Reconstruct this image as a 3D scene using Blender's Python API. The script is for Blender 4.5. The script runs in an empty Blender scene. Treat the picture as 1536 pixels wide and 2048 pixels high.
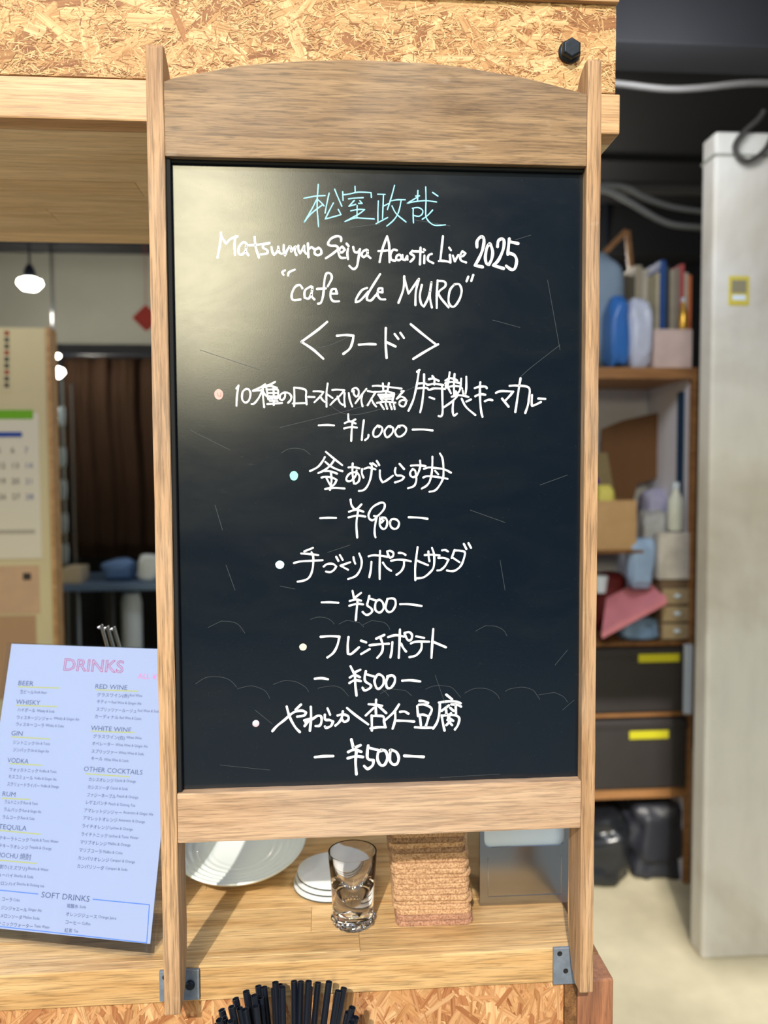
import bpy, bmesh, math, random
from mathutils import Vector, Matrix, noise
random.seed(7)
sc = bpy.context.scene
COL = sc.collection
PI = math.pi
ZO = 1.87                      # height of the sign's top rail above the floor

# ------------------------------------------------------------------ camera
F = 1600.0                     # focal length in pixels of a 1536 x 2048 picture
YAW, PITCH, ROLL = 0.07365, 0.05276, -0.00446
CAM = Vector((-0.05861, -0.8291, -0.31317 + ZO))
_f = Vector((math.sin(YAW)*math.cos(PITCH), math.cos(YAW)*math.cos(PITCH), -math.sin(PITCH)))
_r0 = Vector((math.cos(YAW), -math.sin(YAW), 0)); _u0 = _r0.cross(_f)
_r = math.cos(ROLL)*_r0 + math.sin(ROLL)*_u0
_u = -math.sin(ROLL)*_r0 + math.cos(ROLL)*_u0
cam = bpy.data.cameras.new('camera'); cam_o = bpy.data.objects.new('camera', cam); COL.objects.link(cam_o)
cam_o.matrix_world = Matrix(((_r.x, _u.x, -_f.x, CAM.x), (_r.y, _u.y, -_f.y, CAM.y), (_r.z, _u.z, -_f.z, CAM.z), (0, 0, 0, 1)))
cam.sensor_fit = 'VERTICAL'; cam.sensor_height = 36; cam.sensor_width = 27; cam.lens = F/2048*36
cam.clip_start = 0.05; cam.clip_end = 200
cam.dof.use_dof = True; cam.dof.focus_distance = 0.86; cam.dof.aperture_fstop = 3.4
sc.camera = cam_o

def at(u, v, Y=None, Z=None, X=None):
    d = _f + _r*((u-768)/F) - _u*((v-1024)/F)
    if Y is not None: t = (Y-CAM.y)/d.y
    elif Z is not None: t = (Z-CAM.z)/d.z
    else: t = (X-CAM.x)/d.x
    return CAM + d*t

# ------------------------------------------------------------------ world, sun, lights, exposure
w = bpy.data.worlds.new('sky'); sc.world = w; w.use_nodes = True
nt = w.node_tree; bgn = nt.nodes['Background']
sky = nt.nodes.new('ShaderNodeTexSky'); sky.sky_type = 'NISHITA'; sky.sun_disc = False
SUN_AZ, SUN_EL = math.radians(13.5), math.radians(37)
sky.sun_elevation = SUN_EL; sky.sun_rotation = PI + SUN_AZ; sky.air_density = 1.3; sky.dust_density = 0.6
nt.links.new(sky.outputs[0], bgn.inputs[0]); bgn.inputs[1].default_value = 0.25
sun = bpy.data.lights.new('sun', 'SUN'); sun.energy = 3.2; sun.angle = math.radians(0.9); sun.color = (1.0, 0.95, 0.88)
so = bpy.data.objects.new('sun', sun); COL.objects.link(so); so.location = (-2, -6, 6)
sdir = Vector((math.sin(SUN_AZ)*math.cos(SUN_EL), math.cos(SUN_AZ)*math.cos(SUN_EL), -math.sin(SUN_EL)))
so.rotation_euler = sdir.to_track_quat('-Z', 'Y').to_euler()
# added area lamp for the board's pale highlight, standing in for window-reflected sun
P = at(395, 470, Y=0.012); d = P-CAM; d.y = -d.y; d.normalize()
gl = bpy.data.lights.new('added_glint_lamp', 'AREA'); gl.shape = 'ELLIPSE'; gl.size = 1.15; gl.size_y = 2.2; gl.energy = 150; gl.color = (1.0, 0.91, 0.60)
go = bpy.data.objects.new('added_glint_lamp', gl); COL.objects.link(go); go.location = P + d*6
go.rotation_euler = (-d).to_track_quat('-Z', 'Y').to_euler()
# added unseen point lights that brighten the cafe interior
def point(x, y, z, e, c=(1, .93, .8), r=.05):
    l = bpy.data.lights.new('lamp', 'POINT'); l.energy = e; l.color = c; l.shadow_soft_size = r
    o = bpy.data.objects.new('lamp', l); COL.objects.link(o); o.location = (x, y, z)
point(-1.3, 2.9, 2.25, 14)
point(-1.15, .95, 2.4, 13, (1, .95, .86), .12)
point(1.0, 2.9, 2.45, 9)
point(0.75, 0.95, 2.5, 26, (.93, .96, 1), .2)
vs = sc.view_settings; vs.view_transform = 'Standard'; vs.look = 'None'; vs.gamma = 1; vs.use_curve_mapping = False; vs.exposure = 0.27

# ------------------------------------------------------------------ helpers
def tag(o, label=None, cat=None, group=None, kind=None):
    if label: o['label'] = label
    if cat: o['category'] = cat
    if group: o['group'] = group
    if kind: o['kind'] = kind
    return o
def thing(name, label, cat, loc=(0, 0, 0), group=None):
    o = bpy.data.objects.new(name, None); COL.objects.link(o); o.location = loc; o.empty_display_size = .05
    return tag(o, label, cat, group)
def root_of(o):
    while o.parent: o = o.parent
    return o
def link(name, me, mat, parent=None, loc=None):
    """me holds world coordinates; moved into the frame of its thing"""
    off = Vector(root_of(parent).location) if parent else Vector(loc or (0, 0, 0))
    me.transform(Matrix.Translation(-off))
    o = bpy.data.objects.new(name, me); COL.objects.link(o)
    if mat: me.materials.append(mat)
    if parent: o.parent = parent
    else: o.location = off
    return o
class MB:
    def __init__(s): s.bm = bmesh.new()
    def box(s, x0, x1, y0, y1, z0, z1):
        M = Matrix.Translation(((x0+x1)/2, (y0+y1)/2, (z0+z1)/2)) @ Matrix.Diagonal((abs(x1-x0), abs(y1-y0), abs(z1-z0), 1))
        bmesh.ops.create_cube(s.bm, size=1, matrix=M); return s
    def obox(s, c, sx, sy, sz, M3):
        M = Matrix.Translation(c) @ M3.to_4x4() @ Matrix.Diagonal((sx, sy, sz, 1))
        bmesh.ops.create_cube(s.bm, size=1, matrix=M); return s
    def prism(s, pts, v):
        """closed outline pts (3d) pushed along v"""
        a = [s.bm.verts.new(p) for p in pts]; b = [s.bm.verts.new(Vector(p)+Vector(v)) for p in pts]
        n = len(pts); s.bm.faces.new(a); s.bm.faces.new(b[::-1])
        for i in range(n): s.bm.faces.new((a[i], b[i], b[(i+1) % n], a[(i+1) % n]))
        return s
    def lathe(s, prof, c, n=40, closed=False, M3=None):
        rings = []
        for (r, z) in prof:
            ring = []
            for k in range(n):
                a = 2*PI*k/n; p = Vector((r*math.cos(a), r*math.sin(a), z))
                if M3: p = M3 @ p
                ring.append(s.bm.verts.new(p+Vector(c)))
            rings.append(ring)
        m = len(rings)
        for i in range(m if closed else m-1):
            A, B = rings[i], rings[(i+1) % m]
            for k in range(n): s.bm.faces.new((A[k], A[(k+1) % n], B[(k+1) % n], B[k]))
        if not closed:
            s.bm.faces.new(rings[0]); s.bm.faces.new(rings[-1])
        return s
    def tube(s, pts, r, n=10, hollow=False):
        pts = [Vector(p) for p in pts]; rings = []
        for i, p in enumerate(pts):
            t = (pts[min(i+1, len(pts)-1)]-pts[max(i-1, 0)]).normalized()
            a = t.orthogonal().normalized() if i == 0 else (rings[-1][1]-t*rings[-1][1].dot(t)).normalized()
            b = t.cross(a); rr = r[i] if isinstance(r, (list, tuple)) else r
            rings.append(([s.bm.verts.new(p+a*rr*math.cos(2*PI*k/n)+b*rr*math.sin(2*PI*k/n)) for k in range(n)], a))
        for i in range(len(rings)-1):
            A, B = rings[i][0], rings[i+1][0]
            for k in range(n): s.bm.faces.new((A[k], A[(k+1) % n], B[(k+1) % n], B[k]))
        if not hollow: s.bm.faces.new(rings[0][0]); s.bm.faces.new(rings[-1][0])
        return s
    def sphere(s, c, r, sub=2, sc3=(1, 1, 1)):
        bmesh.ops.create_icosphere(s.bm, subdivisions=sub, radius=1, matrix=Matrix.Translation(c) @ Matrix.Diagonal((r*sc3[0], r*sc3[1], r*sc3[2], 1)))
        return s
    def build(s, name, mat, parent=None, loc=None, bevel=0, seg=2, smooth=False, rough=0):
        bm = s.bm
        bmesh.ops.recalc_face_normals(bm, faces=bm.faces)
        if bevel:
            es = [e for e in bm.edges if len(e.link_faces) == 2 and e.calc_face_angle(0) > .5]
            bmesh.ops.bevel(bm, geom=es, offset=bevel, segments=seg, profile=.6, affect='EDGES', clamp_overlap=True)
        if rough:
            for v in bm.verts: v.co += Vector((noise.noise(v.co*90), noise.noise(v.co*90+Vector((9, 1, 3))), noise.noise(v.co*90+Vector((2, 7, 5)))))*rough
        for f in bm.faces: f.smooth = smooth
        me = bpy.data.meshes.new(name); bm.to_mesh(me); bm.free()
        if smooth:
            try: me.set_sharp_from_angle(angle=math.radians(38))
            except Exception: pass
        return link(name, me, mat, parent, loc)
def copy_tree(o, parent=None, **props):
    c = o.copy(); COL.objects.link(c); c.parent = parent
    for k, v in props.items(): c[k] = v
    for ch in list(o.children): copy_tree(ch, c)
    return c

# ------------------------------------------------------------------ materials
def srgb(r, g, b):
    f = lambda c: (c/255/12.92 if c/255 <= .04045 else ((c/255+.055)/1.055)**2.4)
    return (f(r), f(g), f(b), 1)
def newmat(name, col=(.5, .5, .5, 1), rough=.5, metal=0, spec=.5):
    m = bpy.data.materials.new(name); m.use_nodes = True; b = m.node_tree.nodes['Principled BSDF']
    b.inputs['Base Color'].default_value = col; b.inputs['Roughness'].default_value = rough
    b.inputs['Metallic'].default_value = metal; b.inputs['Specular IOR Level'].default_value = spec
    return m, m.node_tree, b
def N(nt, t, **kw):
    n = nt.nodes.new(t)
    for k, v in kw.items(): setattr(n, k, v)
    return n
def coords(nt, scale, rnd=True, kind='Object'):
    tc = N(nt, 'ShaderNodeTexCoord'); mp = N(nt, 'ShaderNodeMapping'); mp.inputs['Scale'].default_value = scale
    nt.links.new(tc.outputs[kind], mp.inputs['Vector'])
    if rnd:
        oi = N(nt, 'ShaderNodeObjectInfo'); mu = N(nt, 'ShaderNodeMath', operation='MULTIPLY'); mu.inputs[1].default_value = 37
        nt.links.new(oi.outputs['Random'], mu.inputs[0]); nt.links.new(mu.outputs[0], mp.inputs['Location'])
    return mp.outputs[0]
def nz(nt, vec, scale, detail=4, rough=.55, dist=0):
    n = N(nt, 'ShaderNodeTexNoise'); n.inputs['Scale'].default_value = scale; n.inputs['Detail'].default_value = detail
    n.inputs['Roughness'].default_value = rough; n.inputs['Distortion'].default_value = dist
    nt.links.new(vec, n.inputs['Vector']); return n.outputs['Fac']
def ramp(nt, fac, stops):
    r = N(nt, 'ShaderNodeValToRGB'); e = r.color_ramp.elements
    while len(e) < len(stops): e.new(.5)
    for i, (p, c) in enumerate(stops): e[i].position = p; e[i].color = c
    nt.links.new(fac, r.inputs[0]); return r.outputs['Color']
def mixc(nt, a, b, fac=1.0, mode='MULTIPLY'):
    m = N(nt, 'ShaderNodeMix', data_type='RGBA', blend_type=mode)
    if isinstance(fac, (int, float)): m.inputs[0].default_value = fac
    else: nt.links.new(fac, m.inputs[0])
    for s, x in ((6, a), (7, b)):
        if isinstance(x, tuple): m.inputs[s].default_value = x
        else: nt.links.new(x, m.inputs[s])
    return m.outputs[2]
def bump(nt, b, h, strength=.3, dist=.001):
    n = N(nt, 'ShaderNodeBump'); n.inputs['Strength'].default_value = strength; n.inputs['Distance'].default_value = dist
    nt.links.new(h, n.inputs['Height']); nt.links.new(n.outputs[0], b.inputs['Normal'])
G = lambda v: (v, v, v, 1)
def wood(name, light, dark, axis='X', rough=.55, fine=.5, weather=0, var=.12, bmp=.35, spec=.35, cs=42, fs=480, fl=20):
    m, nt, b = newmat(name, light, rough, 0, spec)
    i = 'XYZ'.index(axis)
    s = [cs]*3; s[i] = cs/15; c1 = nz(nt, coords(nt, s), 1, 7, .66, .8)
    s = [fs]*3; s[i] = fl; c2 = nz(nt, coords(nt, s), 1, 3, .6, .4)
    s = [9, 9, 9]; s[i] = 2; c3 = nz(nt, coords(nt, s), 1, 2, .5)
    col = ramp(nt, c1, [(.34, dark), (.62, light)])
    pores = ramp(nt, c2, [(.36, G(1-fine)), (.52, G(1)), (.75, G(1.0+fine*.25))])
    col = mixc(nt, col, pores)
    col = mixc(nt, col, ramp(nt, c3, [(.3, G(1-var)), (.7, G(1+var*.5))]))
    oi = N(nt, 'ShaderNodeObjectInfo')
    col = mixc(nt, col, ramp(nt, oi.outputs['Random'], [(0, G(1-var*.7)), (1, G(1.04))]))
    if weather:
        w1 = nz(nt, coords(nt, (6, 6, 6)), 1, 2, .5, .3)
        col = mixc(nt, col, (.42, .36, .30, 1), ramp(nt, w1, [(.42, G(0)), (.75, G(weather))]), 'MIX')
        s = [260, 260, 260]; s[i] = 900; s2 = nz(nt, coords(nt, (35, 900, 60)), 1, 2, .5)
        col = mixc(nt, col, (.62, .5, .38, 1), ramp(nt, s2, [(.68, G(0)), (.82, G(.2))]), 'MIX')
    nt.links.new(col, b.inputs['Base Color']); bump(nt, b, c2, bmp, .0006)
    return m
def plain(name, col, rough=.6, metal=0, spec=.4, mottle=.0, ms=8, bmp=0):
    m, nt, b = newmat(name, col, rough, metal, spec)
    if mottle:
        c = nz(nt, coords(nt, (ms, ms, ms), False), 1, 5, .6)
        nt.links.new(mixc(nt, col, ramp(nt, c, [(.3, G(1-mottle)), (.7, G(1+mottle*.4))])), b.inputs['Base Color'])
        if bmp: bump(nt, b, c, bmp, .01)
    return m
def glass(name, col=(1, 1, 1, 1), rough=0, ior=1.5):
    m, nt, b = newmat(name, col, rough); b.inputs['Transmission Weight'].default_value = 1; b.inputs['IOR'].default_value = ior
    return m
def acrylic(name, tint=(.97, .98, 1, 1), refl=1.49):
    m = bpy.data.materials.new(name); m.use_nodes = True; nt = m.node_tree; nt.nodes.clear()
    o = N(nt, 'ShaderNodeOutputMaterial'); t = N(nt, 'ShaderNodeBsdfTransparent'); g = N(nt, 'ShaderNodeBsdfGlossy'); fr = N(nt, 'ShaderNodeFresnel'); mx = N(nt, 'ShaderNodeMixShader')
    t.inputs[0].default_value = tint; g.inputs['Roughness'].default_value = .03; gm = N(nt, 'ShaderNodeNewGeometry'); mr = N(nt, 'ShaderNodeMapRange'); mr.inputs[3].default_value = refl; mr.inputs[4].default_value = 1/refl
    nt.links.new(gm.outputs['Backfacing'], mr.inputs[0]); nt.links.new(mr.outputs[0], fr.inputs[0])
    nt.links.new(fr.outputs[0], mx.inputs[0]); nt.links.new(t.outputs[0], mx.inputs[1]); nt.links.new(g.outputs[0], mx.inputs[2]); nt.links.new(mx.outputs[0], o.inputs[0])
    return m
M_signX = wood('sign_wood_rail', srgb(172, 138, 98), srgb(128, 98, 66), 'X', .6, .45, .18, .16, .6, cs=70, fs=520, fl=30)
M_signB = wood('sign_wood_foot_rail', srgb(204, 168, 132), srgb(164, 128, 96), 'X', .6, .35, .3, .12, .6, cs=60, fs=520, fl=24)
M_signZ = wood('sign_wood_post', srgb(196, 156, 114), srgb(154, 116, 80), 'Z', .6, .42, .2, .1, .6, cs=80, fs=460, fl=20)
M_oak = wood('oak_counter', srgb(222, 184, 130), srgb(190, 146, 92), 'X', .36, .4, 0, .12, .2)
M_oakpale = wood('oak_pale', srgb(214, 174, 128), srgb(186, 142, 96), 'X', .45, .3, 0, .08, .25)
M_oakunder = wood('oak_underside', srgb(240, 216, 174), srgb(214, 184, 138), 'X', .5, .2, 0, .1, .15)
M_red = wood('reddish_post', srgb(172, 112, 74), srgb(122, 72, 44), 'Z', .45, .35, .15, .15, .4)
M_brown = wood('brown_board', srgb(140, 98, 58), srgb(100, 66, 38), 'Y', .5, .4, 0, .1, .3)
M_shelfw = wood('shelf_wood', srgb(176, 128, 82), srgb(140, 96, 58), 'X', .5, .2, 0, .1, .1)

def flake_mat(name, rough=.6):
    m, nt, b = newmat(name, G(.5), rough, 0, .3)
    at_ = N(nt, 'ShaderNodeVertexColor'); at_.layer_name = 'Col'
    c = nz(nt, coords(nt, (3, 110, 1), False, 'UV'), 1, 4, .65, .5)
    c2 = nz(nt, coords(nt, (14, 420, 1), False, 'UV'), 1, 2, .6)
    col = mixc(nt, at_.outputs[0], ramp(nt, c, [(.32, (.66, .56, .46, 1)), (.6, G(1.03))]))
    col = mixc(nt, col, ramp(nt, c2, [(.33, (.68, .56, .46, 1)), (.5, G(1))]))
    nt.links.new(col, b.inputs['Base Color']); bump(nt, b, c2, .35, .0005)
    return m
M_flake = flake_mat('osb_flakes')
M_osbbase = plain('osb_base', srgb(196, 148, 96), .7, mottle=.3, ms=90)

# blackboard: dark paint with rubbed chalk haze and fine scratches
M_board, nt_, b_ = newmat('blackboard_paint', (.010, .016, .022, 1), .2, 0, .6)
c1 = nz(nt_, coords(nt_, (6, 1, 14), False), 1, 6, .7, .6); c2 = nz(nt_, coords(nt_, (700, 1, 700), False), 1, 2, .6); c3 = nz(nt_, coords(nt_, (60, 1, 500), False), 1, 3, .6, .8)
col = mixc(nt_, (.002, .006, .012, 1), (.006, .010, .013, 1), ramp(nt_, c1, [(.45, G(0)), (.8, G(.75))]), 'MIX')
col = mixc(nt_, col, (.07, .075, .07, 1), ramp(nt_, c2, [(.66, G(0)), (.8, G(.55))]), 'MIX')
col = mixc(nt_, col, (.04, .045, .045, 1), ramp(nt_, c3, [(.68, G(0)), (.8, G(.4))]), 'MIX')
nt_.links.new(col, b_.inputs['Base Color'])
rr = ramp(nt_, c1, [(.3, G(.19)), (.8, G(.26))]); nt_.links.new(rr, b_.inputs['Roughness'])
bump(nt_, b_, c2, .07, .0003)
M_white = plain('white_marker', srgb(238, 238, 236), .55)
M_cyan = plain('light_blue_marker', srgb(150, 222, 245), .55)
M_mint = plain('mint_marker', srgb(150, 232, 222), .5); M_pale = plain('pale_blue_marker', srgb(196, 236, 240), .5)
M_pinkm = plain('pink_marker', srgb(244, 172, 160), .5); M_yel = plain('pale_yellow_marker', srgb(238, 238, 190), .5)
M_pearl = plain('pearl_pink', srgb(226, 196, 204), .3)
M_scratch = plain('chalk_scratch', srgb(62, 68, 70), .6)
M_black = plain('black_plastic', (.006, .008, .014, 1), .28, 0, .5)
M_bolt = plain('black_oxide_steel', (.020, .027, .036, 1), .42, .5, .5, .3, 200)
M_steel = plain('galvanised_steel', srgb(140, 150, 162), .45, .5, .5, .3, 60)
M_hole = plain('dark_hole', (.01, .01, .01, 1), .9)
M_steelb = plain('brushed_steel', srgb(168, 170, 172), .22, 1)
M_napkin = plain('napkin_paper', srgb(214, 228, 244), .85)
M_porc = plain('celadon_porcelain', srgb(226, 232, 226), .22, 0, .6)
M_coaster = plain('white_coaster', srgb(224, 226, 226), .5, mottle=.06, ms=60)
M_coedge = plain('dark_rim', srgb(60, 66, 66), .6)
M_glass = glass('shot_glass_glass'); M_acr = acrylic('clear_acrylic')
M_page = plain('pale_blue_paper', srgb(158, 170, 200), .6)
M_ink = plain('navy_ink', srgb(34, 54, 106), .6); M_ink2 = plain('grey_blue_ink', srgb(66, 82, 122), .6)
M_pinkink = plain('pink_ink', srgb(222, 120, 176), .6); M_line = plain('yellow_green_ink', srgb(170, 176, 112), .6); M_blueink = plain('blue_ink', srgb(74, 122, 204), .6)
def cork(name, a, b2):
    m, nt, b = newmat(name, a, .85, 0, .2)
    v = nz(nt, coords(nt, (420, 420, 420)), 1, 4, .75); v2 = nz(nt, coords(nt, (60, 60, 300)), 1, 3, .6)
    col = mixc(nt, ramp(nt, v, [(.34, b2), (.58, a)]), ramp(nt, v2, [(.3, G(.85)), (.7, G(1.06))]))
    nt.links.new(col, b.inputs['Base Color']); bump(nt, b, v, .8, .0012); return m
M_cork = cork('cork', srgb(216, 176, 136), srgb(138, 94, 60)); M_cork2 = cork('reddish_cork', srgb(190, 146, 118), srgb(120, 80, 60)); M_cork3 = cork('dark_cork', srgb(176, 140, 110), srgb(104, 76, 56))

# ------------------------------------------------------------------ the room
def struct(name, mb, mat, **k):
    o = mb.build(name, mat, **k); o['kind'] = 'structure'; return o
M_floor = plain('concrete_floor', srgb(212, 202, 172), .6, 0, .3, .25, 3)
M_ceil = plain('dark_ceiling', srgb(22, 23, 27), .8, mottle=.2, ms=4)
M_wallg = plain('grey_wall', srgb(150, 150, 140), .8, mottle=.08, ms=3)
M_dark = plain('dark_wall', srgb(16, 18, 24), .8)
M_pave = plain('pavement', srgb(176, 172, 162), .85, mottle=.25, ms=2)
struct('floor', MB().box(-2.4, 3.2, -.6, 4.6, -.1, 0), M_floor)
struct('pavement', MB().box(-14, 14, -14, -.6, -.16, -.04), M_pave)
struct('ceiling', MB().box(-2.4, 3.2, .0, 4.7, 2.86, 2.96), M_ceil)
struct('wall_back', MB().box(-2.4, .25, 3.7, 3.82, 0, 2.86), M_wallg)
struct('wall_back_dark', MB().box(.25, 3.2, 3.4, 3.52, 0, 2.86), M_dark)
struct('wall_front', MB().box(-2.4, 3.2, .1, .2, 2.17, 2.86).box(-2.4, 3.2, -.02, .099, 2.30, 2.86), M_dark)
struct('wall_left', MB().box(-2.52, -2.4, -.05, 4.7, 0, 2.96), M_wallg)
struct('wall_right', MB().box(3.2, 3.32, -.05, 4.7, 0, 2.96), M_wallg)
def beam(name, x0, x1, y0, y1, z0, z1, mat, label=None):
    return tag(MB().box(x0, x1, y0, y1, z0, z1).build(name, mat, loc=((x0+x1)/2, (y0+y1)/2, z0), bevel=.004), label, 'beam' if label else None, kind=None if label else 'structure')
cn = thing('sun_blocker', 'added flat sun blocker on two posts across the pavement, outside the picture', 'sun blocker', (1.1, -4, -.04))  # added unseen blocker that keeps the sun off the white pillar
M_outgrey = plain('outdoor_grey', srgb(120, 122, 124), .7)
MB().box(-.27, 3.4, -4.25, -4.1, 4.45, 5.75).build('blocker_front', M_outgrey, cn); MB().box(-.27, 3.4, -5.6, -4.251, 5.6, 5.75).build('blocker_top', M_outgrey, cn)
fa = thing('street_facade', 'dark grey building front across the street, behind the camera', 'building', (0, -6.8, -.04))
M_fac = plain('facade_plaster', srgb(92, 88, 84), .85, mottle=.15, ms=2); M_fgl = plain('facade_window_glass', srgb(30, 36, 44), .1, 0, .6)
MB().box(-9, 9, -7.1, -6.6, -.04, 5.3).build('wall', M_fac, fa)
for wx in (-6.5, -4.1, .9, 3.3, 5.7):
    for wz in (.9, 3.3):
        f_ = MB().box(wx, wx+1.3, -6.6, -6.54, wz, wz+1.4).build('window_frame', M_outgrey, fa); MB().box(wx+.07, wx+1.23, -6.545, -6.535, wz+.07, wz+1.33).build('pane', M_fgl, f_)
for px_ in (2.0, 3.2): MB().box(px_, px_+.12, -5.4, -5.28, -.04, 5.599).build('post', M_outgrey, cn)
beam('ceiling_beam', .3, 3.2, 1.25, 1.4, 2.66, 2.86, M_ceil, 'dark ceiling beam crossing above the passage, nearer one')
beam('ceiling_beam', -2.4, 3.2, 3.1, 3.25, 2.62, 2.86, M_ceil, 'dark ceiling beam running along the back of the room')

# ------------------------------------------------------------------ oriented strand board
def osb(name, x0, x1, z0, z1, Y, n, big, pal, parent, seed=1, smin=.004, smax=.02, axis='Y', upright=False):
    R = random.Random(seed); V = []; Fc = []; C = []; U = []
    tot = n+big
    for k in range(tot):
        large = k < big if False else (R.random() < big/tot)
        L = R.uniform(.03, .11) if large else R.uniform(smin, smax); W = R.uniform(.006, .016) if large else R.uniform(.0005, .0021)*(smax/.02)
        a = R.gauss(PI/2, .55) if upright else R.choice((R.gauss(0, .5), R.uniform(0, PI)))
        cx, cz = R.uniform(x0, x1), R.uniform(z0, z1); h = (.0001+.0007*R.random()) if not large else R.uniform(.0002, .0006)
        ca, sa = math.cos(a), math.sin(a); tl = R.uniform(-.0003, .0003)
        sh = [(-.5, -.5), (.42, -.5), (.5, .1), (.46, .5), (-.4, .5), (-.5, 0.1)]
        i0 = len(V); c = list(R.choice(pal)); j = R.uniform(.9, 1.04); u0, v0 = R.uniform(0, 50), R.uniform(0, 50)
        for (p, q) in sh:
            p += R.uniform(-.05, .05); bend = (p*p)*L*.03*(1 if seed % 2 else -1)
            xx = cx+p*L*ca-(q*W+bend)*sa; zz = cz+p*L*sa+(q*W+bend)*ca
            xx = min(max(xx, x0), x1); zz = min(max(zz, z0), z1)
            V.append((xx, Y-h-tl*p*2, zz) if axis == 'Y' else (Y+h+tl*p*2, xx, zz)); U.append((u0+p*L, v0+q*W))
        Fc.append(tuple(range(i0, i0+6))); C += [(c[0]*j, c[1]*j, c[2]*j, 1)]*6
    me = bpy.data.meshes.new(name); me.from_pydata(V, [], Fc)
    ca = me.color_attributes.new('Col', 'FLOAT_COLOR', 'CORNER'); uv = me.uv_layers.new(name='UVMap')
    li = 0
    for f in me.polygons:
        for vi in f.vertices:
            ca.data[li].color = C[vi]; uv.data[li].uv = U[vi]; li += 1
    o = link(name, me, M_flake, parent); o['kind'] = 'stuff'; return o
PAL_A = [srgb(*c)[:3] for c in ((226, 188, 134), (218, 176, 122), (230, 196, 144), (200, 154, 102), (224, 184, 128), (162, 112, 68))]
PAL_B = [srgb(*c)[:3] for c in ((206, 158, 110), (192, 140, 94), (216, 172, 124), (172, 116, 74), (200, 150, 100))]

# ------------------------------------------------------------------ overhead shelf box
YF = .06
zs0 = .0585+ZO; zs1 = zs0+.0435; zt = .1975+ZO; XR = .2665
oh = thing('overhead_shelf', 'overhead shelf box of oak and strand board above the sign', 'shelf', (-.9, YF, zs0))
MB().box(-2.39, .272, YF, YF+.03, zs0, zs1).build('front_board', M_oakpale, oh, bevel=.002)
# underside and body staves
for r, (ya, yb, cuts) in enumerate([(.09, .185, [-1.2, -.7]), (.185, .245, [-1.5, -.55, -.02]), (.245, .30, [-1.1, -.300]), (.30, .36, [-1.4, -.72]), (.36, .42, [-1.0, -.45]), (.42, .48, [-1.7, -.62]), (.48, .53, [-1.2, -.3])]):
    xs = [-2.39]+cuts+[.272]
    for a, b in zip(xs[:-1], xs[1:]):
        MB().box(a+.0002, b-.0002, ya+.0002, yb-.0002, zs0+(.0003*(r % 2)), zs0+.03).build('stave', M_oakunder, oh, bevel=.0005, seg=1)
MB().box(-2.39, XR, YF+.001, YF+.016, zs1+.001, zt).build('front_panel', M_osbbase, oh)
osb('strand_flakes', -.75, XR, zs1+.0012, zt, YF+.001, 15000, 300, PAL_A, oh, 3, .003, .015)
MB().box(-2.39, XR, .515, .53, zs0+.03, zt).build('back_panel', M_osbbase, oh)
MB().box(XR-.015, XR, YF+.017, .514, zs1, zt).build('end_panel', M_osbbase, oh)
MB().box(-2.39, .268, YF-.006, .53, zt, zt+.022).build('top_board', M_oakpale, oh, bevel=.002)
# hex bolt
bc = at(1140, 102, Y=YF-.003); hx = thing('hex_bolt', 'black hexagonal bolt head in the strand board above the sign', 'bolt', tuple(bc))
RX = Matrix.Rotation(PI/2, 3, 'X')
MB().lathe([(.0005, .0), (.0118, .0), (.0125, .0012), (.0118, .0028), (.0100, .0042), (.0005, .0042)], (bc.x, YF, bc.z), 36, M3=RX).build('washer_flange', M_bolt, hx, smooth=True)
hp = MB(); rings = []
for (rr_, yy) in ((.0112, .0042), (.0112, .0100), (.0092, .0118)):
    rings.append([hp.bm.verts.new((bc.x+rr_*math.cos(PI/2+k*PI/3), YF-yy, bc.z+rr_*math.sin(PI/2+k*PI/3))) for k in range(6)])
for i in range(2):
    for k in range(6): hp.bm.faces.new((rings[i][k], rings[i][(k+1) % 6], rings[i+1][(k+1) % 6], rings[i+1][k]))
hp.bm.faces.new(rings[2]); hp.bm.faces.new(rings[0]); hp.build('bolt_head', M_bolt, hx, bevel=.0006)

# ------------------------------------------------------------------ counter
zc = -.866+ZO; zb = -.9062+ZO; YC = .05
ct = thing('counter', 'oak topped bar counter with strand board front carrying the sign', 'counter', (-.9, .35, 0))
MB().box(-2.39, .2385, YC, YC+.014, zb, zc).build('fascia', M_oak, ct, bevel=.0012)
xa = at(719, 1880, Z=zc).x; xb_ = at(623, 1835, Z=zc).x
rows = [(YC+.0142, .107, [-1.3, -.62, xa]), (.107, .162, [-1.1, xb_]), (.162, .215, [-1.4, -.42, .1]), (.215, .27, [-1.0, -.22]), (.27, .325, [-1.3, -.5]), (.325, .38, [-1.6, -.3]), (.38, .435, [-.9, .02]), (.435, .49, [-1.2, -.4]), (.49, .545, [-.8]), (.545, .6, [-1.4, -.2])]
for (ya, yb, cuts) in rows:
    xs = [-2.39]+cuts+[.2385]
    for a, b in zip(xs[:-1], xs[1:]):
        MB().box(a+.00012, b-.00012, ya, yb-.00025, zb, zc-random.random()*.0001).build('stave', M_oak, ct, bevel=.0004, seg=1)
YO = YC+.006
MB().box(-2.39, .214, YO, YO+.018, .02, zb).build('front_panel', M_osbbase, ct)
osb('strand_flakes', -.55, .214, zb-.2, zb-.0002, YO, 1500, 520, PAL_B, ct, 8, .02, .06, upright=True)
MB().box(.2145, .2285, YC+.001, .6, .0, zb).build('edge_strip', M_brown, ct, bevel=.001)
MB().box(.229, .272, YC, YC+.05, 0, zb).build('corner_post', M_red, ct, bevel=.0025)
MB().box(.229, .272, YC+.0505, .6, 0, zb).build('side_panel', M_brown, ct, bevel=.002)
MB().box(-2.39, .214, .585, .6, 0, zb).build('back_panel', M_osbbase, ct)

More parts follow.
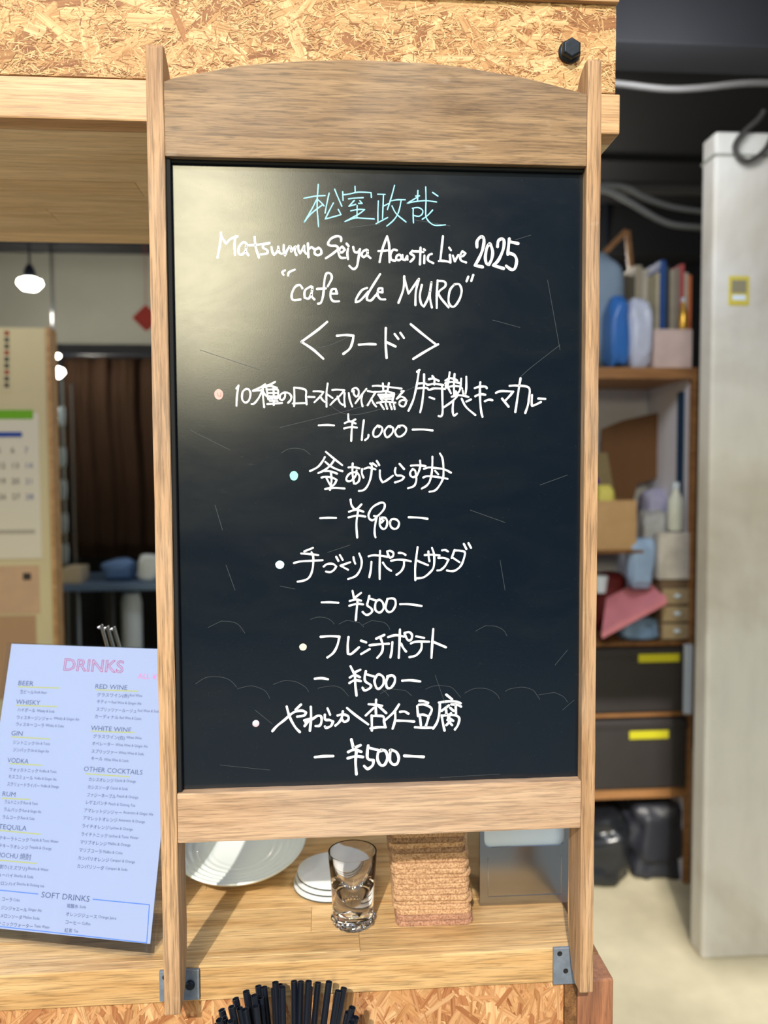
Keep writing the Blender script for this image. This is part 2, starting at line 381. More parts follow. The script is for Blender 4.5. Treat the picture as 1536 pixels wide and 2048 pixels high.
# ------------------------------------------------------------------ the blackboard sign
W2 = .215; PD = .045
ztop = .1095+ZO; zft = -.8868+ZO; zrt = ZO; 
sg = thing('blackboard_sign', 'tall wooden framed blackboard with a handwritten food menu', 'sign', (0, .02, zft))
zA = at(330, 313, Y=0).z; zB = at(1174, 332, Y=0).z; zrail = (zA+zB)/2
zb1 = (at(353, 1589, Y=0).z+at(1161, 1560, Y=0).z)/2; zb2 = (at(372, 1687, Y=0).z+at(1160, 1656, Y=0).z)/2
def post(xa, xb, name='post'):
    prof = [(0, zft), (0, ztop-.003), (.003, ztop), (.010, ztop), (.022, ztop-.005), (.032, ztop-.013), (.040, ztop-.025), (.044, ztop-.038), (PD, ztop-.055), (PD, zft+.045), (.040, zft+.028), (.030, zft+.012), (.020, zft+.002), (.015, zft)]
    prof2 = []
    for (p, q) in zip(prof, prof[1:]+prof[:1]):
        n = max(1, int((Vector(q)-Vector(p)).length/.03))
        for k in range(n): prof2.append((p[0]+(q[0]-p[0])*k/n, p[1]+(q[1]-p[1])*k/n))
    return MB().prism([(xa, y, z) for y, z in prof2], (xb-xa, 0, 0)).build(name, M_signZ, sg, bevel=.0016, rough=.0006)
post(-W2-.0172, -W2); post(W2, W2+.0152)
top_px = [(331, 163), (348, 155), (415, 143), (483, 130), (551, 125), (618, 121), (686, 119), (735, 120), (780, 122), (848, 125), (915, 132), (983, 143), (1051, 155), (1102, 168), (1152, 182), (1173, 188)]
tp = [at(u, v, Y=0) for u, v in top_px]; tp[0].x = -W2; tp[-1].x = W2
pts = [(-W2, 0, zrail), (W2, 0, zrail)]+[(p.x, 0, p.z) for p in tp[::-1]]
MB().prism(pts, (0, .02, 0)).build('top_rail', M_signX, sg, bevel=.0014, rough=.0003)
n = 26; br = MB()
pts = [(-W2+2*W2*k/n, 0, zb2) for k in range(n+1)]+[(W2-2*W2*k/n, 0, zb1) for k in range(n+1)]
br.prism(pts, (0, .02, 0)).build('bottom_rail', M_signB, sg, bevel=.0016, rough=.0006)
YP = .0115
panel = MB().box(-W2+.0005, W2-.0005, YP, YP+.006, zb1-.006, zrail+.004).build('writing_panel', M_board, sg)
panel['label'] = 'black writing surface with rubbed chalk haze'
MB().box(-W2+.0006, -W2+.0046, YP-.008, YP-.0002, zb1, zrail).build('shadow_gap_strip', M_hole, sg, bevel=.0008)  # black strip painted in for the shadow gap beside the left post
MB().box(-W2+.0047, W2-.0006, YP-.0045, YP-.0002, zrail-.0035, zrail-.0002).build('shadow_gap_strip', M_hole, sg, bevel=.0008)  # black strip painted in for the dark gap under the top rail

def smoothline(p, sub=5):
    if len(p) < 3: return p
    out = []
    for i in range(len(p)-1):
        a, b = p[i], p[i+1]; pa = p[i-1] if i else a; pb = p[i+2] if i+2 < len(p) else b
        def corner(q0, q1, q2):
            d1 = (q1[0]-q0[0], q1[1]-q0[1]); d2 = (q2[0]-q1[0], q2[1]-q1[1]); l = math.hypot(*d1)*math.hypot(*d2)
            return l > 0 and (d1[0]*d2[0]+d1[1]*d2[1])/l < .12
        if corner(pa, a, b): pa = a
        if corner(a, b, pb): pb = b
        for k in range(sub):
            t = k/sub
            out.append(tuple(.5*((2*a[j])+(b[j]-pa[j])*t+(2*pa[j]-5*a[j]+4*b[j]-pb[j])*t*t+(3*a[j]-pa[j]-3*b[j]+pb[j])*t**3) for j in (0, 1)))
    out.append(p[-1]); return out
def write(name, mat, crop, text, wpx, label=None, parent=None, Y=YP):
    """pen strokes given as polylines on the board; flat ink with round ends"""
    x0, y0, s = crop; bm = bmesh.new(); k = 0; hw = wpx/2*(CAM.y*-1+Y)/F
    for stk in text.split(';'):
        q = [tuple(float(c) for c in t.split(',')) for t in stk.split()]
        if not q: continue
        q = smoothline(q); W = [at(x0+a/s, y0+b/s, Y=Y) for a, b in q]
        k += 1; nn = len(W); rnd_ = random.Random(k*13+len(q)); ph = rnd_.uniform(0, 6)
        wd = [hw*(1+.10*math.sin(ph+i*.7)) for i in range(nn)]
        for i, p in enumerate(W):
            y = Y-.00012-.00001*(i % 3)-.000004*(k % 9)
            vs_ = [bm.verts.new((p.x+wd[i]*math.cos(a*PI/5), y, p.z+wd[i]*math.sin(a*PI/5))) for a in range(10)]
            bm.faces.new(vs_[::-1] if False else vs_)
            if i < nn-1:
                d_ = W[i+1]-p
                if d_.length < 1e-7: continue
                nrm = Vector((-d_.z, 0, d_.x)).normalized()
                yy = y-.000006; a1 = p+nrm*wd[i]; a2 = p-nrm*wd[i]; b1 = W[i+1]+nrm*wd[i+1]; b2 = W[i+1]-nrm*wd[i+1]
                bm.faces.new([bm.verts.new((c.x, yy, c.z)) for c in (a1, a2, b2, b1)])
    me = bpy.data.meshes.new(name); bm.to_mesh(me); bm.free()
    o = link(name, me, mat, parent or panel)
    if label: o['label'] = label
    return o
A = (600, 360, 5.12)
write('handwriting', M_cyan, A, "40,188 150,167 258,160;187,45 182,120 176,200 176,300 184,400 190,478;168,205 120,300 45,430;45,430 120,340 236,250;186,205 215,230 246,266;298,135 275,240 257,338;355,95 385,170 428,268;342,235 300,315 258,400 340,378 420,355 392,302;563,65 565,125;437,120 441,210;441,152 500,145 600,125 728,130 731,178;497,193 560,186 647,181;556,210 500,270 570,250;612,212 636,240 600,240;585,262 583,390;520,316 590,303 662,303 600,350 460,426;460,426 560,390 640,392 760,400;795,146 872,148;855,152 850,270 845,395;802,215 798,330 798,435;850,270 905,242;778,448 898,384;968,55 940,160 895,304;932,214 1000,203 1078,203;1035,212 1020,290 995,360 950,420 888,472;942,266 985,345 1085,430;1207,108 1203,215;1185,165 1225,162 1100,238;1100,238 1200,218 1300,212 1398,226;1160,290 1158,350 1162,440;1150,290 1210,283 1255,310 1250,350 1215,372 1160,362;1287,72 1290,200 1287,350 1300,400 1340,445 1390,465 1490,460;1358,308 1310,360 1252,403;1358,128 1412,165", 2.4, 'light blue handwritten line of four characters')
write('handwriting', M_white, (420, 460, 4.8), "105,25 100,110 85,200 72,265;105,40 125,90 155,130 200,85 265,62;245,60 236,130 240,240;355,135 320,118 280,160 275,225 310,235 345,190 350,140 345,200 368,242;428,68 440,170 470,265;375,148 470,140 570,125;570,128 520,140 510,170 550,195 545,225 487,235;590,165 600,215 615,240 650,200 655,160 665,215 690,228;708,145 708,200 720,245 735,205 765,155 775,165 780,205 800,175 822,160 815,205 830,240;848,150 850,195 865,225 895,175 905,150 905,200 925,230;940,130 942,200 945,260;945,185 975,165 1000,185;1040,175 1010,190 1005,225 1035,243 1068,225 1065,190 1040,170;1258,108 1255,70 1215,60 1160,85 1133,130 1155,150 1215,155 1225,185 1175,230 1112,272;1225,205 1265,215 1295,190 1270,160 1245,180 1235,225 1255,265 1300,268;1325,180 1318,225 1325,280;1312,132 1330,155;1375,165 1385,205 1415,215 1440,185;1440,185 1425,270 1410,350 1375,375 1338,345;1505,190 1470,205 1455,240 1475,262 1510,235 1515,195 1512,240 1540,270", 4.4)
write('handwriting', M_white, (730, 460, 4.8), "140,308 165,190 212,60 232,150 235,310;128,203 180,200 228,195;305,195 270,190 245,235 255,285 290,295;330,235 305,250 300,280 330,290 350,265 335,238;360,240 362,280 385,290 405,250 408,285;455,200 432,225 470,250 465,275 435,305;533,170 530,250 527,330;450,205 520,207 560,212;570,245 568,318;565,186 576,193;640,230 610,245 605,290 655,318;748,60 735,180 722,295 780,300 820,312;722,295 708,298;815,240 820,310;808,170 825,195;843,245 862,300 895,240;905,250 940,250 965,225 935,205 915,240 920,290 970,312", 4.3)
write('handwriting', M_white, (730, 460, 4.8), "1075,165 1075,110 1105,70 1135,72 1142,115 1125,200 1090,280 1055,340 1128,355;1195,135 1170,170 1155,260 1165,320 1190,330 1215,280 1225,210 1205,140 1190,135;1272,160 1280,105 1315,85 1335,110 1325,190 1280,290 1230,340 1330,370;1385,85 1375,180 1370,235;1385,112 1430,122 1470,130;1370,220 1430,240 1455,290 1440,365 1405,380 1355,345", 5.8)
write('handwriting', M_white, (550, 530, 3.746), "75,40 55,55 65,75;148,35 105,55 98,80;205,175 185,150 150,165 125,220 135,262 190,258;270,160 225,190 222,245 255,250 280,190 280,165 275,230 295,258;395,160 425,100 415,65 385,65 370,120 362,220 345,280 322,290;315,180 380,175;430,215 465,215 455,180 425,185 415,235 435,270 480,272;690,172 650,190 610,250 605,278 640,265 700,200;788,68 720,175 690,235 690,262 720,265 755,225;760,230 770,205 805,205 805,175 775,180 770,225 790,255 825,258;968,85 962,180 925,283;968,100 1000,215 1075,108;1078,105 1055,200 1052,300;1100,150 1085,230 1095,290 1115,312 1150,240 1172,130;1172,130 1160,230 1175,318;1218,115 1212,220 1212,322;1218,120 1270,125 1275,160 1225,215 1300,318;1345,145 1310,190 1300,270 1320,310 1350,305 1385,250 1398,190 1380,145 1345,145;1448,88 1435,122;1485,75 1470,120", 4.2)
write('handwriting', M_white, (590, 630, 5.12), "330,70 230,155 65,275;65,275 180,350 290,448;430,213 520,205 598,212 590,270 560,345 495,398;655,305 740,298 825,300;930,135 928,290 938,440;930,275 1028,322;1020,195 1058,245;1078,182 1115,235;1185,95 1300,190 1440,300;1465,300 1340,370 1210,450", 4.6)
write('handwriting', M_white, (420, 750, 6.982), "400,145 368,190;400,145 378,280 370,430;500,195 455,240 450,340 495,385 545,350 565,260 540,200 500,195;770,130 690,180 600,220;600,220 700,215 740,205;735,165 740,300 757,450;735,210 680,320 620,395 580,405;740,230 765,270 795,300;910,95 850,128 780,150;750,170 850,155 935,180;790,190 800,260 815,340;800,205 900,200 950,215 950,310;805,250 940,250;820,300 950,300;885,160 890,280 890,420;840,330 940,330;800,405 900,400 1005,390;835,362 945,365;1050,260 1045,310 1010,350 975,330 985,275 1040,245 1100,255 1135,300 1125,350 1090,388;1175,180 1178,300 1175,435;1175,175 1330,205 1340,300 1350,410;1155,398 1345,392;1370,305 1460,308", 3.7)
write('handwriting', M_white, (630, 750, 7.68), "-23,250 60,250 130,262 80,330 -10,420;80,320 105,370 150,415;195,130 175,300 178,490;185,295 270,355;265,232 340,225 450,235 380,320 300,390 235,460;345,330 380,420 430,460;455,275 450,380 460,485;518,275 535,380 572,485;570,255 580,215 630,200 670,240 665,310 630,335 595,290 600,240;790,212 720,300 620,435;725,300 712,390 730,480;810,245 900,265 920,270;930,265 870,360 808,465;865,360 895,430 940,485;885,170 960,165 1100,180 1330,210;1042,130 1050,240;1135,125 1115,240;910,260 1000,258 1080,250 1215,280;970,302 1215,300;1000,337 1205,332;1015,370 1195,370;1090,240 1095,410;975,300 1030,395;1215,300 1190,395;950,430 1080,410 1235,425;1005,440 1060,525;1085,440 1110,520;1150,440 1180,525;1210,450 1225,525;1325,250 1365,245 1300,310 1255,365;1255,365 1320,330 1380,360 1400,400 1385,460 1350,485 1300,460 1300,410 1345,385 1410,395", 3.6)
write('handwriting', M_white, (810, 730, 10.24), "300,100 245,140;285,105 255,320 210,560 160,740 70,940;390,190 385,450 350,780 310,970;250,380 400,375 470,405 600,385 780,410;235,480 440,470 490,510 600,480 820,490;560,225 600,290 600,400;490,290 590,280 690,325;760,410 765,700 770,960 740,1050 690,1045;500,660 600,695;915,150 895,290 870,440;1015,185 1000,400 1010,620;830,320 920,270 1060,310 1060,340;825,375 950,345 1120,370;830,420 870,450 1000,430 1120,440;850,400 830,480 820,490;870,460 900,500 940,580;1150,280 1140,420 1120,520 1060,600;1120,440 1170,480;1255,240 1255,450 1240,590;1040,540 1060,600;1180,520 1200,620;955,650 1080,620 1200,630 1300,655;1060,650 960,750 790,870;990,740 975,900 985,1010 1010,1035 1065,995;1160,690 1250,860 1440,1025;1350,705 1255,750", 4.0)
write('handwriting', M_white, (940, 740, 9.6), "197,235 190,380 195,600 215,800 240,900;90,350 180,320 300,320 320,350;100,505 190,465 295,475;285,600 360,570 430,580;495,440 600,405 830,415 760,500 680,585;615,550 740,705;970,160 935,370 870,805;760,305 900,300 1130,340 1130,550 1110,680 1060,825;1190,480 1185,650 1210,685 1360,615;1310,548 1445,555", 4.3)
write('handwriting', M_white, (630, 830, 6.144), "45,127 150,122 235,128;408,-10 412,60 440,80 495,55;365,100 430,78 500,105;358,165 440,148 515,155;460,90 450,200 445,320;600,65 585,180 575,305;658,245 650,280 615,308;790,150 770,130 725,180 715,240 740,270 790,250 825,190 820,150 780,132;930,150 900,140 855,200 870,265 900,270 950,220 960,165 925,135;1040,150 1025,135 985,200 1010,260 1060,260 1110,215 1120,165 1080,130 1030,135;1200,180 1320,178 1445,190", 3.8)
write('handwriting', M_white, (570, 890, 7.68), "612,185 570,260 500,340 385,400;628,105 740,200 880,310;750,240 690,320 600,390 510,432;618,258 700,325 800,375 882,402;605,400 700,405 800,440;705,420 715,550 690,690;562,500 620,488 720,500 795,535 760,600 715,640;635,505 690,610;615,675 740,660 915,668;975,345 1050,340 1145,358;1040,285 1035,420 1060,590;1100,390 1085,470 1020,545 965,555 940,520 980,450 1050,420 1110,430 1145,490 1130,560 1085,595;1185,370 1180,430 1205,500;1220,365 1290,345 1390,375;1310,285 1335,330 1315,500 1270,620 1210,690 1135,705;1345,280 1405,325;1410,245 1448,310", 3.9)
write('handwriting', M_white, (730, 890, 7.68), "228,390 232,500 270,575 330,545 430,470;530,290 600,370;470,350 460,410 485,465 560,470 600,495 560,540 460,575;705,318 800,312 930,322;845,240 850,320 825,410 795,470;790,470 740,495 700,470 695,420 730,370 770,395 785,480 785,560 750,630 660,665;1035,180 1030,380 1000,540 950,620 870,670;1150,130 1190,210 1205,380 1195,520 1130,640 1070,700 990,718;905,365 980,345 1100,355 1220,375 1320,425;895,500 960,478 1100,490 1270,520;1075,395 1125,450", 3.9)
write('handwriting', M_white, (630, 1000, 6.4), "65,233 170,228 270,230;455,-5 465,60 500,110 540,110 595,55;435,150 530,125 620,150;430,222 540,200 645,212;550,150 530,300 540,480;755,205 800,205 880,120 890,50 840,35 740,90 690,170 690,230 730,260 770,240;790,210 765,350 765,440 775,478;860,250 835,225 830,320 870,370 910,350 925,280 900,230 840,225;880,260 850,290;960,280 985,245 1040,250 1075,290 1060,350 1015,370 970,340 960,280;1200,220 1320,225 1440,240", 4.0)
write('handwriting', M_white, (540, 1080, 6.982), "600,110 480,158;435,188 540,195 675,210;335,322 420,300 580,290 735,282;580,170 605,250 595,400 555,510 490,560 385,582;750,370 800,335 880,335 925,370 890,420 840,448 780,440;925,235 955,292;975,208 1015,278;1120,310 985,358 1090,415;1165,238 1175,290 1190,330;1245,188 1280,290 1265,400 1200,500 1090,545", 4.0)
write('handwriting', M_white, (730, 1080, 6.982), "50,228 120,212 220,220 320,235;210,150 205,350 205,545;90,305 80,420 60,520;250,315 300,385 365,430;310,160 350,150 395,180 390,225 350,250 325,210 310,165;470,180 520,182 565,208;365,290 450,275 560,280 640,298;545,295 540,370 500,440 440,485;735,100 715,250 700,400 703,560;720,285 880,352;835,210 930,205 1040,215;885,160 890,240 900,295;935,110 965,210 960,370 910,450 820,520 725,535;1075,145 1120,140 1160,160;1025,250 1100,250 1165,275 1120,360 1060,415 1010,425;1250,140 1210,250;1250,145 1330,150 1395,175 1370,290 1330,370 1260,425 1200,435 1145,425;1215,240 1320,310;1380,55 1415,125;1445,45 1480,110", 4.1)
write('handwriting', M_white, (630, 1170, 6.4), "85,222 190,220 300,228;480,75 500,170 590,100;445,205 520,185 590,200;440,265 540,240 615,248;545,200 530,350 522,450;695,140 680,200 670,260 720,300 730,340 690,375 650,380 610,345;690,170 790,200;790,200 830,190 870,230 880,290 850,340 810,350 770,310 775,230 800,195;930,180 915,220 905,300 940,345 990,330 1030,260 1025,190 980,170 925,180;1090,245 1200,245 1365,268", 4.3)
write('handwriting', M_white, (590, 1250, 4.955), "255,117 350,110 440,115 420,200 380,275 320,322;530,120 522,200 525,285 560,285 635,220;655,155 705,172;655,288 740,238;885,98 805,135;740,200 840,190 930,185;850,135 870,200 860,270 815,325;922,120 1000,100 1080,115;1040,45 1035,180 1028,325;965,170 958,260 945,322;1050,185 1075,230 1100,262;1085,80 1130,70 1160,100 1150,145 1120,150 1095,110 1085,80;1200,112 1280,128;1148,182 1200,165 1330,165;1255,170 1250,240 1200,300 1135,318;1370,40 1360,180 1352,325;1365,165 1495,220", 4.6)
write('handwriting', M_white, (620, 1330, 6.4), "60,175 150,168 230,182;518,15 560,100 645,60;510,160 570,130 640,155;505,230 570,195 650,205;575,110 580,250 595,390;715,80 700,150 710,210 780,260 760,300 700,325 672,290;710,115 830,150;860,130 825,200 850,290 890,300 940,240 940,160 890,120 855,130;1035,140 1000,150 975,220 985,285 1030,295 1080,230 1085,160 1040,130 990,145;1180,200 1290,195 1410,210", 4.8)
write('handwriting', M_white, (500, 1380, 6.678), "300,548 360,480 460,400 580,300 690,275 750,300 720,340 630,355;490,220 530,360 600,490 665,560;680,195 610,262;812,225 815,380 800,545;725,405 800,385;790,400 730,480;740,430 830,390 900,345 950,355 955,420 930,475 875,480;1035,245 1070,330;1000,330 1005,395 1060,400 1110,420 1080,480 1020,505 1000,485;1170,340 1240,325 1310,350 1310,400 1260,425 1230,395;1240,285 1225,370 1190,430 1140,475", 4.9)
write('handwriting', M_white, (710, 1380, 6.982), "-112,251 0,345 185,480;190,198 280,205 380,220;295,135 290,250 295,350;265,245 150,355;320,215 435,320;232,355 235,450 235,565;232,365 300,360 395,370 405,440 425,520;215,535 320,520 430,520;615,200 540,310 410,430;560,300 560,420 525,540;630,305 690,300 745,330;590,428 700,430 825,440;900,152 960,155 1020,180;868,225 875,300 880,365;890,205 980,205 1070,260 1045,345;900,345 960,345 1030,370;905,365 920,490;1030,370 1010,440 990,500;835,520 950,525 1080,525;1275,65 1355,130;1170,175 1280,160 1400,160 1475,185;1185,185 1180,300 1150,440 1090,540;1310,215 1210,290;1270,250 1275,330;1345,200 1420,205 1480,230;1405,200 1410,340;1330,250 1375,290;1210,355 1225,450 1250,565;1215,360 1340,345 1450,380 1440,480 1395,550;1340,320 1290,420;1300,380 1370,430;1335,430 1275,490;1310,440 1355,490", 4.8)
write('handwriting', M_white, (620, 1470, 6.144), "60,272 160,262 285,258;508,55 530,150;540,160 620,125;470,208 540,180 630,205;465,285 560,262 650,270;570,200 560,330 570,480;715,130 705,200 710,290 780,310 770,370 710,415 665,380;715,155 840,185;890,190 840,210 830,300 870,370 920,360 950,280 930,200 870,180;980,190 1000,185 1060,210 1090,280 1070,350 1020,360 980,310 985,220 1000,190;1160,255 1280,262 1395,268", 5.6)
def dot(u, v, rx, ry, mat, label):
    c = at(u, v, Y=YP); k = (-CAM.y+YP)/F; bm = bmesh.new()
    vs_ = [bm.verts.new((c.x+rx*k*math.cos(a*PI/12)*(1+.03*math.sin(a*1.3)), YP-.0003, c.z+ry*k*math.sin(a*PI/12))) for a in range(24)]
    f = bm.faces.new(vs_); g = bmesh.ops.extrude_face_region(bm, geom=[f]); bmesh.ops.translate(bm, vec=(0, .0003, 0), verts=[e for e in g['geom'] if isinstance(e, bmesh.types.BMVert)])
    me = bpy.data.meshes.new('dot'); bm.to_mesh(me); bm.free(); o = link('bullet_dot', me, mat, panel); o['label'] = label
dot(437.5, 788.7, 8.6, 10.2, M_pinkm, 'salmon pink bullet dot'); dot(587.8, 951.5, 8.2, 9.4, M_mint, 'mint green bullet dot')
dot(559.6, 1129.4, 8.8, 8.2, M_pale, 'pale blue bullet dot'); dot(606, 1294, 7.4, 7, M_yel, 'pale yellow bullet dot')
MB().sphere(at(511.7, 1447, Y=YP), .0038, 2, (1, .25, 1)).build('bullet_dot', M_pearl, panel, smooth=True)['label'] = 'pearly pink bullet dot'
write('handwriting', plain('pink_marker_dark', srgb(226, 128, 122), .5), (420, 750, 6.982), "105,245 112,285 145,300 150,280 150,245", 1.2, 'small darker squiggle inside the pink bullet', Y=YP-.0004)
SC = []
Rn = random.Random(5)
for (cu, cv, r) in ((430, 1385, 46), (500, 1400, 40), (575, 1392, 44), (660, 1398, 38), (740, 1402, 40), (790, 1404, 38), (880, 1400, 42), (960, 1404, 40), (1040, 1402, 40), (1100, 1410, 36), (700, 1262, 30), (750, 1262, 30), (590, 920, 34), (450, 1270, 40), (980, 1275, 34), (640, 1255, 30)):
    SC.append(' '.join('%.1f,%.1f' % (cu+r*math.cos(a), cv-r*.7*math.sin(a)) for a in [Rn.uniform(.1, .5)+k*.42 for k in range(6)]))
for L in ("640,790 700,830 820,800", "560,855 700,820 790,790 860,760", "620,700 660,690 700,672", "510,1420 545,1448", "1040,755 1062,735 1120,690", "1095,560 1120,700", "1080,970 1135,950", "940,1020 1010,1045", "870,1350 895,1420", "560,1172 590,1178", "400,700 520,740", "380,860 460,900", "1000,1120 1010,1180", "985,640 1040,655", "830,440 900,452", "452,1130 470,1180", "655,1105 700,1090", "1110,1330 1135,1300", "1030,480 1062,470", "700,455 760,448", "1125,1420 1148,1400", "440,1530 540,1540", "880,1555 1000,1548", "430,1010 445,1060"):
    SC.append(L)
sp_ = write('chalk_scratches', M_scratch, (0, 0, 1), ';'.join(SC), .8, 'faint pale eraser arcs and scratches'); sp_['kind'] = 'stuff'
# dusty specks of pale marker along the panel foot
# brackets holding the legs to the counter edge
def bracket(u0, u1, v0, v1, label, holes):
    a = at(u0, v0, Y=YC-.004); b = at(u1, v1, Y=YC-.004); zt_, zb_ = a.z, b.z; x0, x1 = a.x, b.x
    t = thing('steel_bracket', label, 'bracket', ((x0+x1)/2, YC-.004, zb_))
    MB().box(x0, x1, YC-.0045, YC-.0002, zb_, zt_).build('plate', M_steel, t, bevel=.0008)
    for hu, hv in holes:
        c = at(hu, hv, Y=YC-.005); MB().lathe([(.0004, 0), (.0026, 0), (.0030, .0006), (.0026, .0010), (.0004, .0004)], (c.x, YC-.0045, c.z), 16, M3=RX).build('screw_hole', M_hole, t)
    return t
bracket(1107, 1172, 1897, 1966, 'grey steel plate with two screw holes beside the right leg of the sign', [(1119.5, 1907.5), (1131.5, 1942)])
bl = bracket(318, 399, 1943, 1999, 'grey steel plate behind the left leg of the sign', [(330, 1955)])
c = at(380, 1971, Y=YC-.006)
MB().lathe([(.0004, 0), (.0052, 0), (.0052, .0022), (.0040, .0034), (.0004, .0036)], (c.x, YC-.0046, c.z), 20, M3=RX).build('bolt', M_bolt, bl, smooth=True)

# ------------------------------------------------------------------ things on the counter
# shot glass
g0 = at(706, 1846, Z=zc); gk = (g0.y-CAM.y)/F; gz = at(706, 1702, Y=g0.y).z-zc
tg = thing('shot_glass', 'clear heavy bottomed shot glass beside the cork coasters', 'glass', (g0.x, g0.y, zc))
rb, rt, H = 41*gk, 49.5*gk, gz
MB().lathe([(.0002, 0), (rb*.90, 0), (rb, .0025), (rb*1.01, .012), (rb+(rt-rb)*.45, H*.55), (rt, H*.93), (rt*1.0, H), (rt*.955, H*.995), (rt*.90, H*.86), (rt*.80, H*.70), (rt*.62, H*.55), (rt*.40, H*.41), (rt*.17, H*.31), (.0002, H*.27)], (g0.x, g0.y, zc+.0004), 64).build('bowl', M_glass, tg, smooth=True)
for k in range(12):    # cut facets round the foot
    a = 2*PI*k/12; MB().sphere((g0.x+rb*.97*math.cos(a), g0.y+rb*.97*math.sin(a), zc+.008), .0042, 1, (1, 1, 1.3)).build('foot_facet', M_glass, tg, smooth=True)
# round coasters
c0 = at(663, 1766, Z=zc); R_ = .0485
for k in range(3):
    z = zc+.0003+k*.0062; dx = (-.002, .0005, .003)[k]; dy = (-.003, 0, .003)[k]
    t = thing('round_coaster', 'round white coaster with dark rim behind the shot glass, %s of three' % ('lowest', 'middle', 'topmost')[k], 'coaster', (c0.x+dx, c0.y+dy, z), 'round white coasters')
    MB().lathe([(.0005, 0), (R_-.001, 0), (R_, .0008), (R_, .0022), (.0005, .0022)], (c0.x+dx, c0.y+dy, z), 48).build('rim_backing', M_coedge, t, smooth=True)
    MB().lathe([(.0005, .0022), (R_-.0004, .0022), (R_-.0002, .0052), (R_-.002, .006), (.0005, .006)], (c0.x+dx, c0.y+dy, z), 48).build('face', M_coaster, t, smooth=True)
# ribbed dish
dc = at(480, 1684, Z=zc+.036)
td = thing('ribbed_dish', 'wide pale celadon dish with concentric ridges behind the left leg', 'dish', (dc.x, dc.y, zc))
dk = (dc.y-CAM.y)/F; DR = 134*dk; prof = [(.0005, .003), (.030, .003), (.032, 0), (.036, 0), (.037, .006), (DR*.75, .018), (DR*.97, .032), (DR, .036), (DR*.985, .0375)]
nr = 9
for k in range(nr*4+1):
    s_ = 1-k/(nr*4); r = DR*.96*s_+.0005; prof.append((r, .018+.0185*(s_**2)+.0010*math.cos(2*PI*k/4)*min(1, max(0, s_*3-1))))
MB().lathe(prof, (dc.x, dc.y, zc+.011), 72, M3=Matrix.Rotation(math.radians(13), 3, 'X')).build('bowl', M_porc, td, smooth=True)
# cork coasters
def roundsq(hw, r, n=5):
    out = []
    for (sx, sy, a0) in ((1, 1, 0), (-1, 1, 90), (-1, -1, 180), (1, -1, 270)):
        for k in range(n+1):
            a = math.radians(a0+90*k/n); out.append((sx*(hw-r)+r*math.cos(a), sy*(hw-r)+r*math.sin(a)))
    return out
a = at(790, 1860, Z=zc); b = at(952, 1850, Z=zc); hw = .0470
cc = Vector(((a.x+b.x)/2+.001, min(a.y, b.y)+hw+.004, zc)); th = .0063
first = None; Rc = random.Random(11); nC = 19
for k in range(nC):
    lean = -.00055*k; x = cc.x+lean+Rc.uniform(-.0018, .0018); y = cc.y+Rc.uniform(-.0022, .0022); z = zc+.0002+k*(th+.0002)
    mat = M_cork2 if k in (0, 1) else (M_cork3 if k in (14, 16) else M_cork)
    o = MB().prism([(x+p, y+q, z) for p, q in roundsq(hw+Rc.uniform(-.0006, .0006), .010)], (0, 0, th)).build('cork_coaster', mat, loc=(x, y, z), bevel=.0016, smooth=False)
    o.rotation_euler.z = Rc.uniform(-.03, .03)-.02
    pos = ('lowest', 'second', 'third', 'fourth', 'fifth', 'sixth', 'seventh', 'eighth', 'ninth', 'tenth', 'eleventh', 'twelfth', 'thirteenth', 'fourteenth', 'fifteenth', 'sixteenth', 'seventeenth', 'eighteenth', 'topmost')[k]
    tag(o, 'square cork coaster in the tall stack, %s from the counter up' % pos, 'coaster', 'cork coasters in a stack')
# napkin dispenser
p0 = at(959, 1813, Z=zc); xL = p0.x; yN = p0.y; xRn = at(1139, 1804, Y=yN).x; zU = at(1045, 1692, Y=yN).z; hN = .125
tn = thing('napkin_dispenser', 'brushed steel napkin box with white napkins behind the right leg', 'napkin dispenser', ((xL+xRn)/2, yN+.045, zc))
r = .009; o_ = [(xL+.003, zc), (xRn-.003, zc), (xRn, zc+.004), (xRn, zc+hN), (xRn-.006, zc+hN)]
o_ += [(xRn-.006, zU+r)]+[(xRn-.006-r+r*math.cos(t), zU+r-r*math.sin(t)) for t in (PI/8, PI/4, 3*PI/8, PI/2)]
o_ += [(xL+.006+r-r*math.sin(t), zU+r-r*math.cos(t)) for t in (0, PI/8, PI/4, 3*PI/8, PI/2)]+[(xL+.006, zc+hN), (xL, zc+hN), (xL, zc+.004)]
MB().prism([(x, yN, z) for x, z in o_], (0, .0015, 0)).build('front_plate', M_steelb, tn, bevel=.0004, seg=1)
MB().box(xL, xL+.0015, yN+.0016, yN+.09, zc, zc+hN).build('side_plate', M_steelb, tn); MB().box(xRn-.0015, xRn, yN+.0016, yN+.09, zc, zc+hN).build('side_plate', M_steelb, tn)
MB().box(xL+.0016, xRn-.0016, yN+.0885, yN+.09, zc, zc+hN).build('back_plate', M_steelb, tn)
MB().tube([(xL+.011, yN-.0002, zU-.014), (xL+.011, yN-.0002, zc+.012), (xRn-.011, yN-.0002, zc+.012), (xRn-.011, yN-.0002, zU-.014)], .0006, 6).build('pressed_line', M_steelb, tn)
for k in range(10):
    t_ = MB().box(xL+.005, xRn-.005, yN+.004+k*.003, yN+.0066+k*.003, zc+.001, zc+hN-.008).build('napkin', M_napkin, bevel=.0008, loc=((xL+xRn)/2, yN+.005+k*.003, zc))
    tag(t_, 'white folded paper napkin inside the steel dispenser', 'napkin', 'napkins in the dispenser')

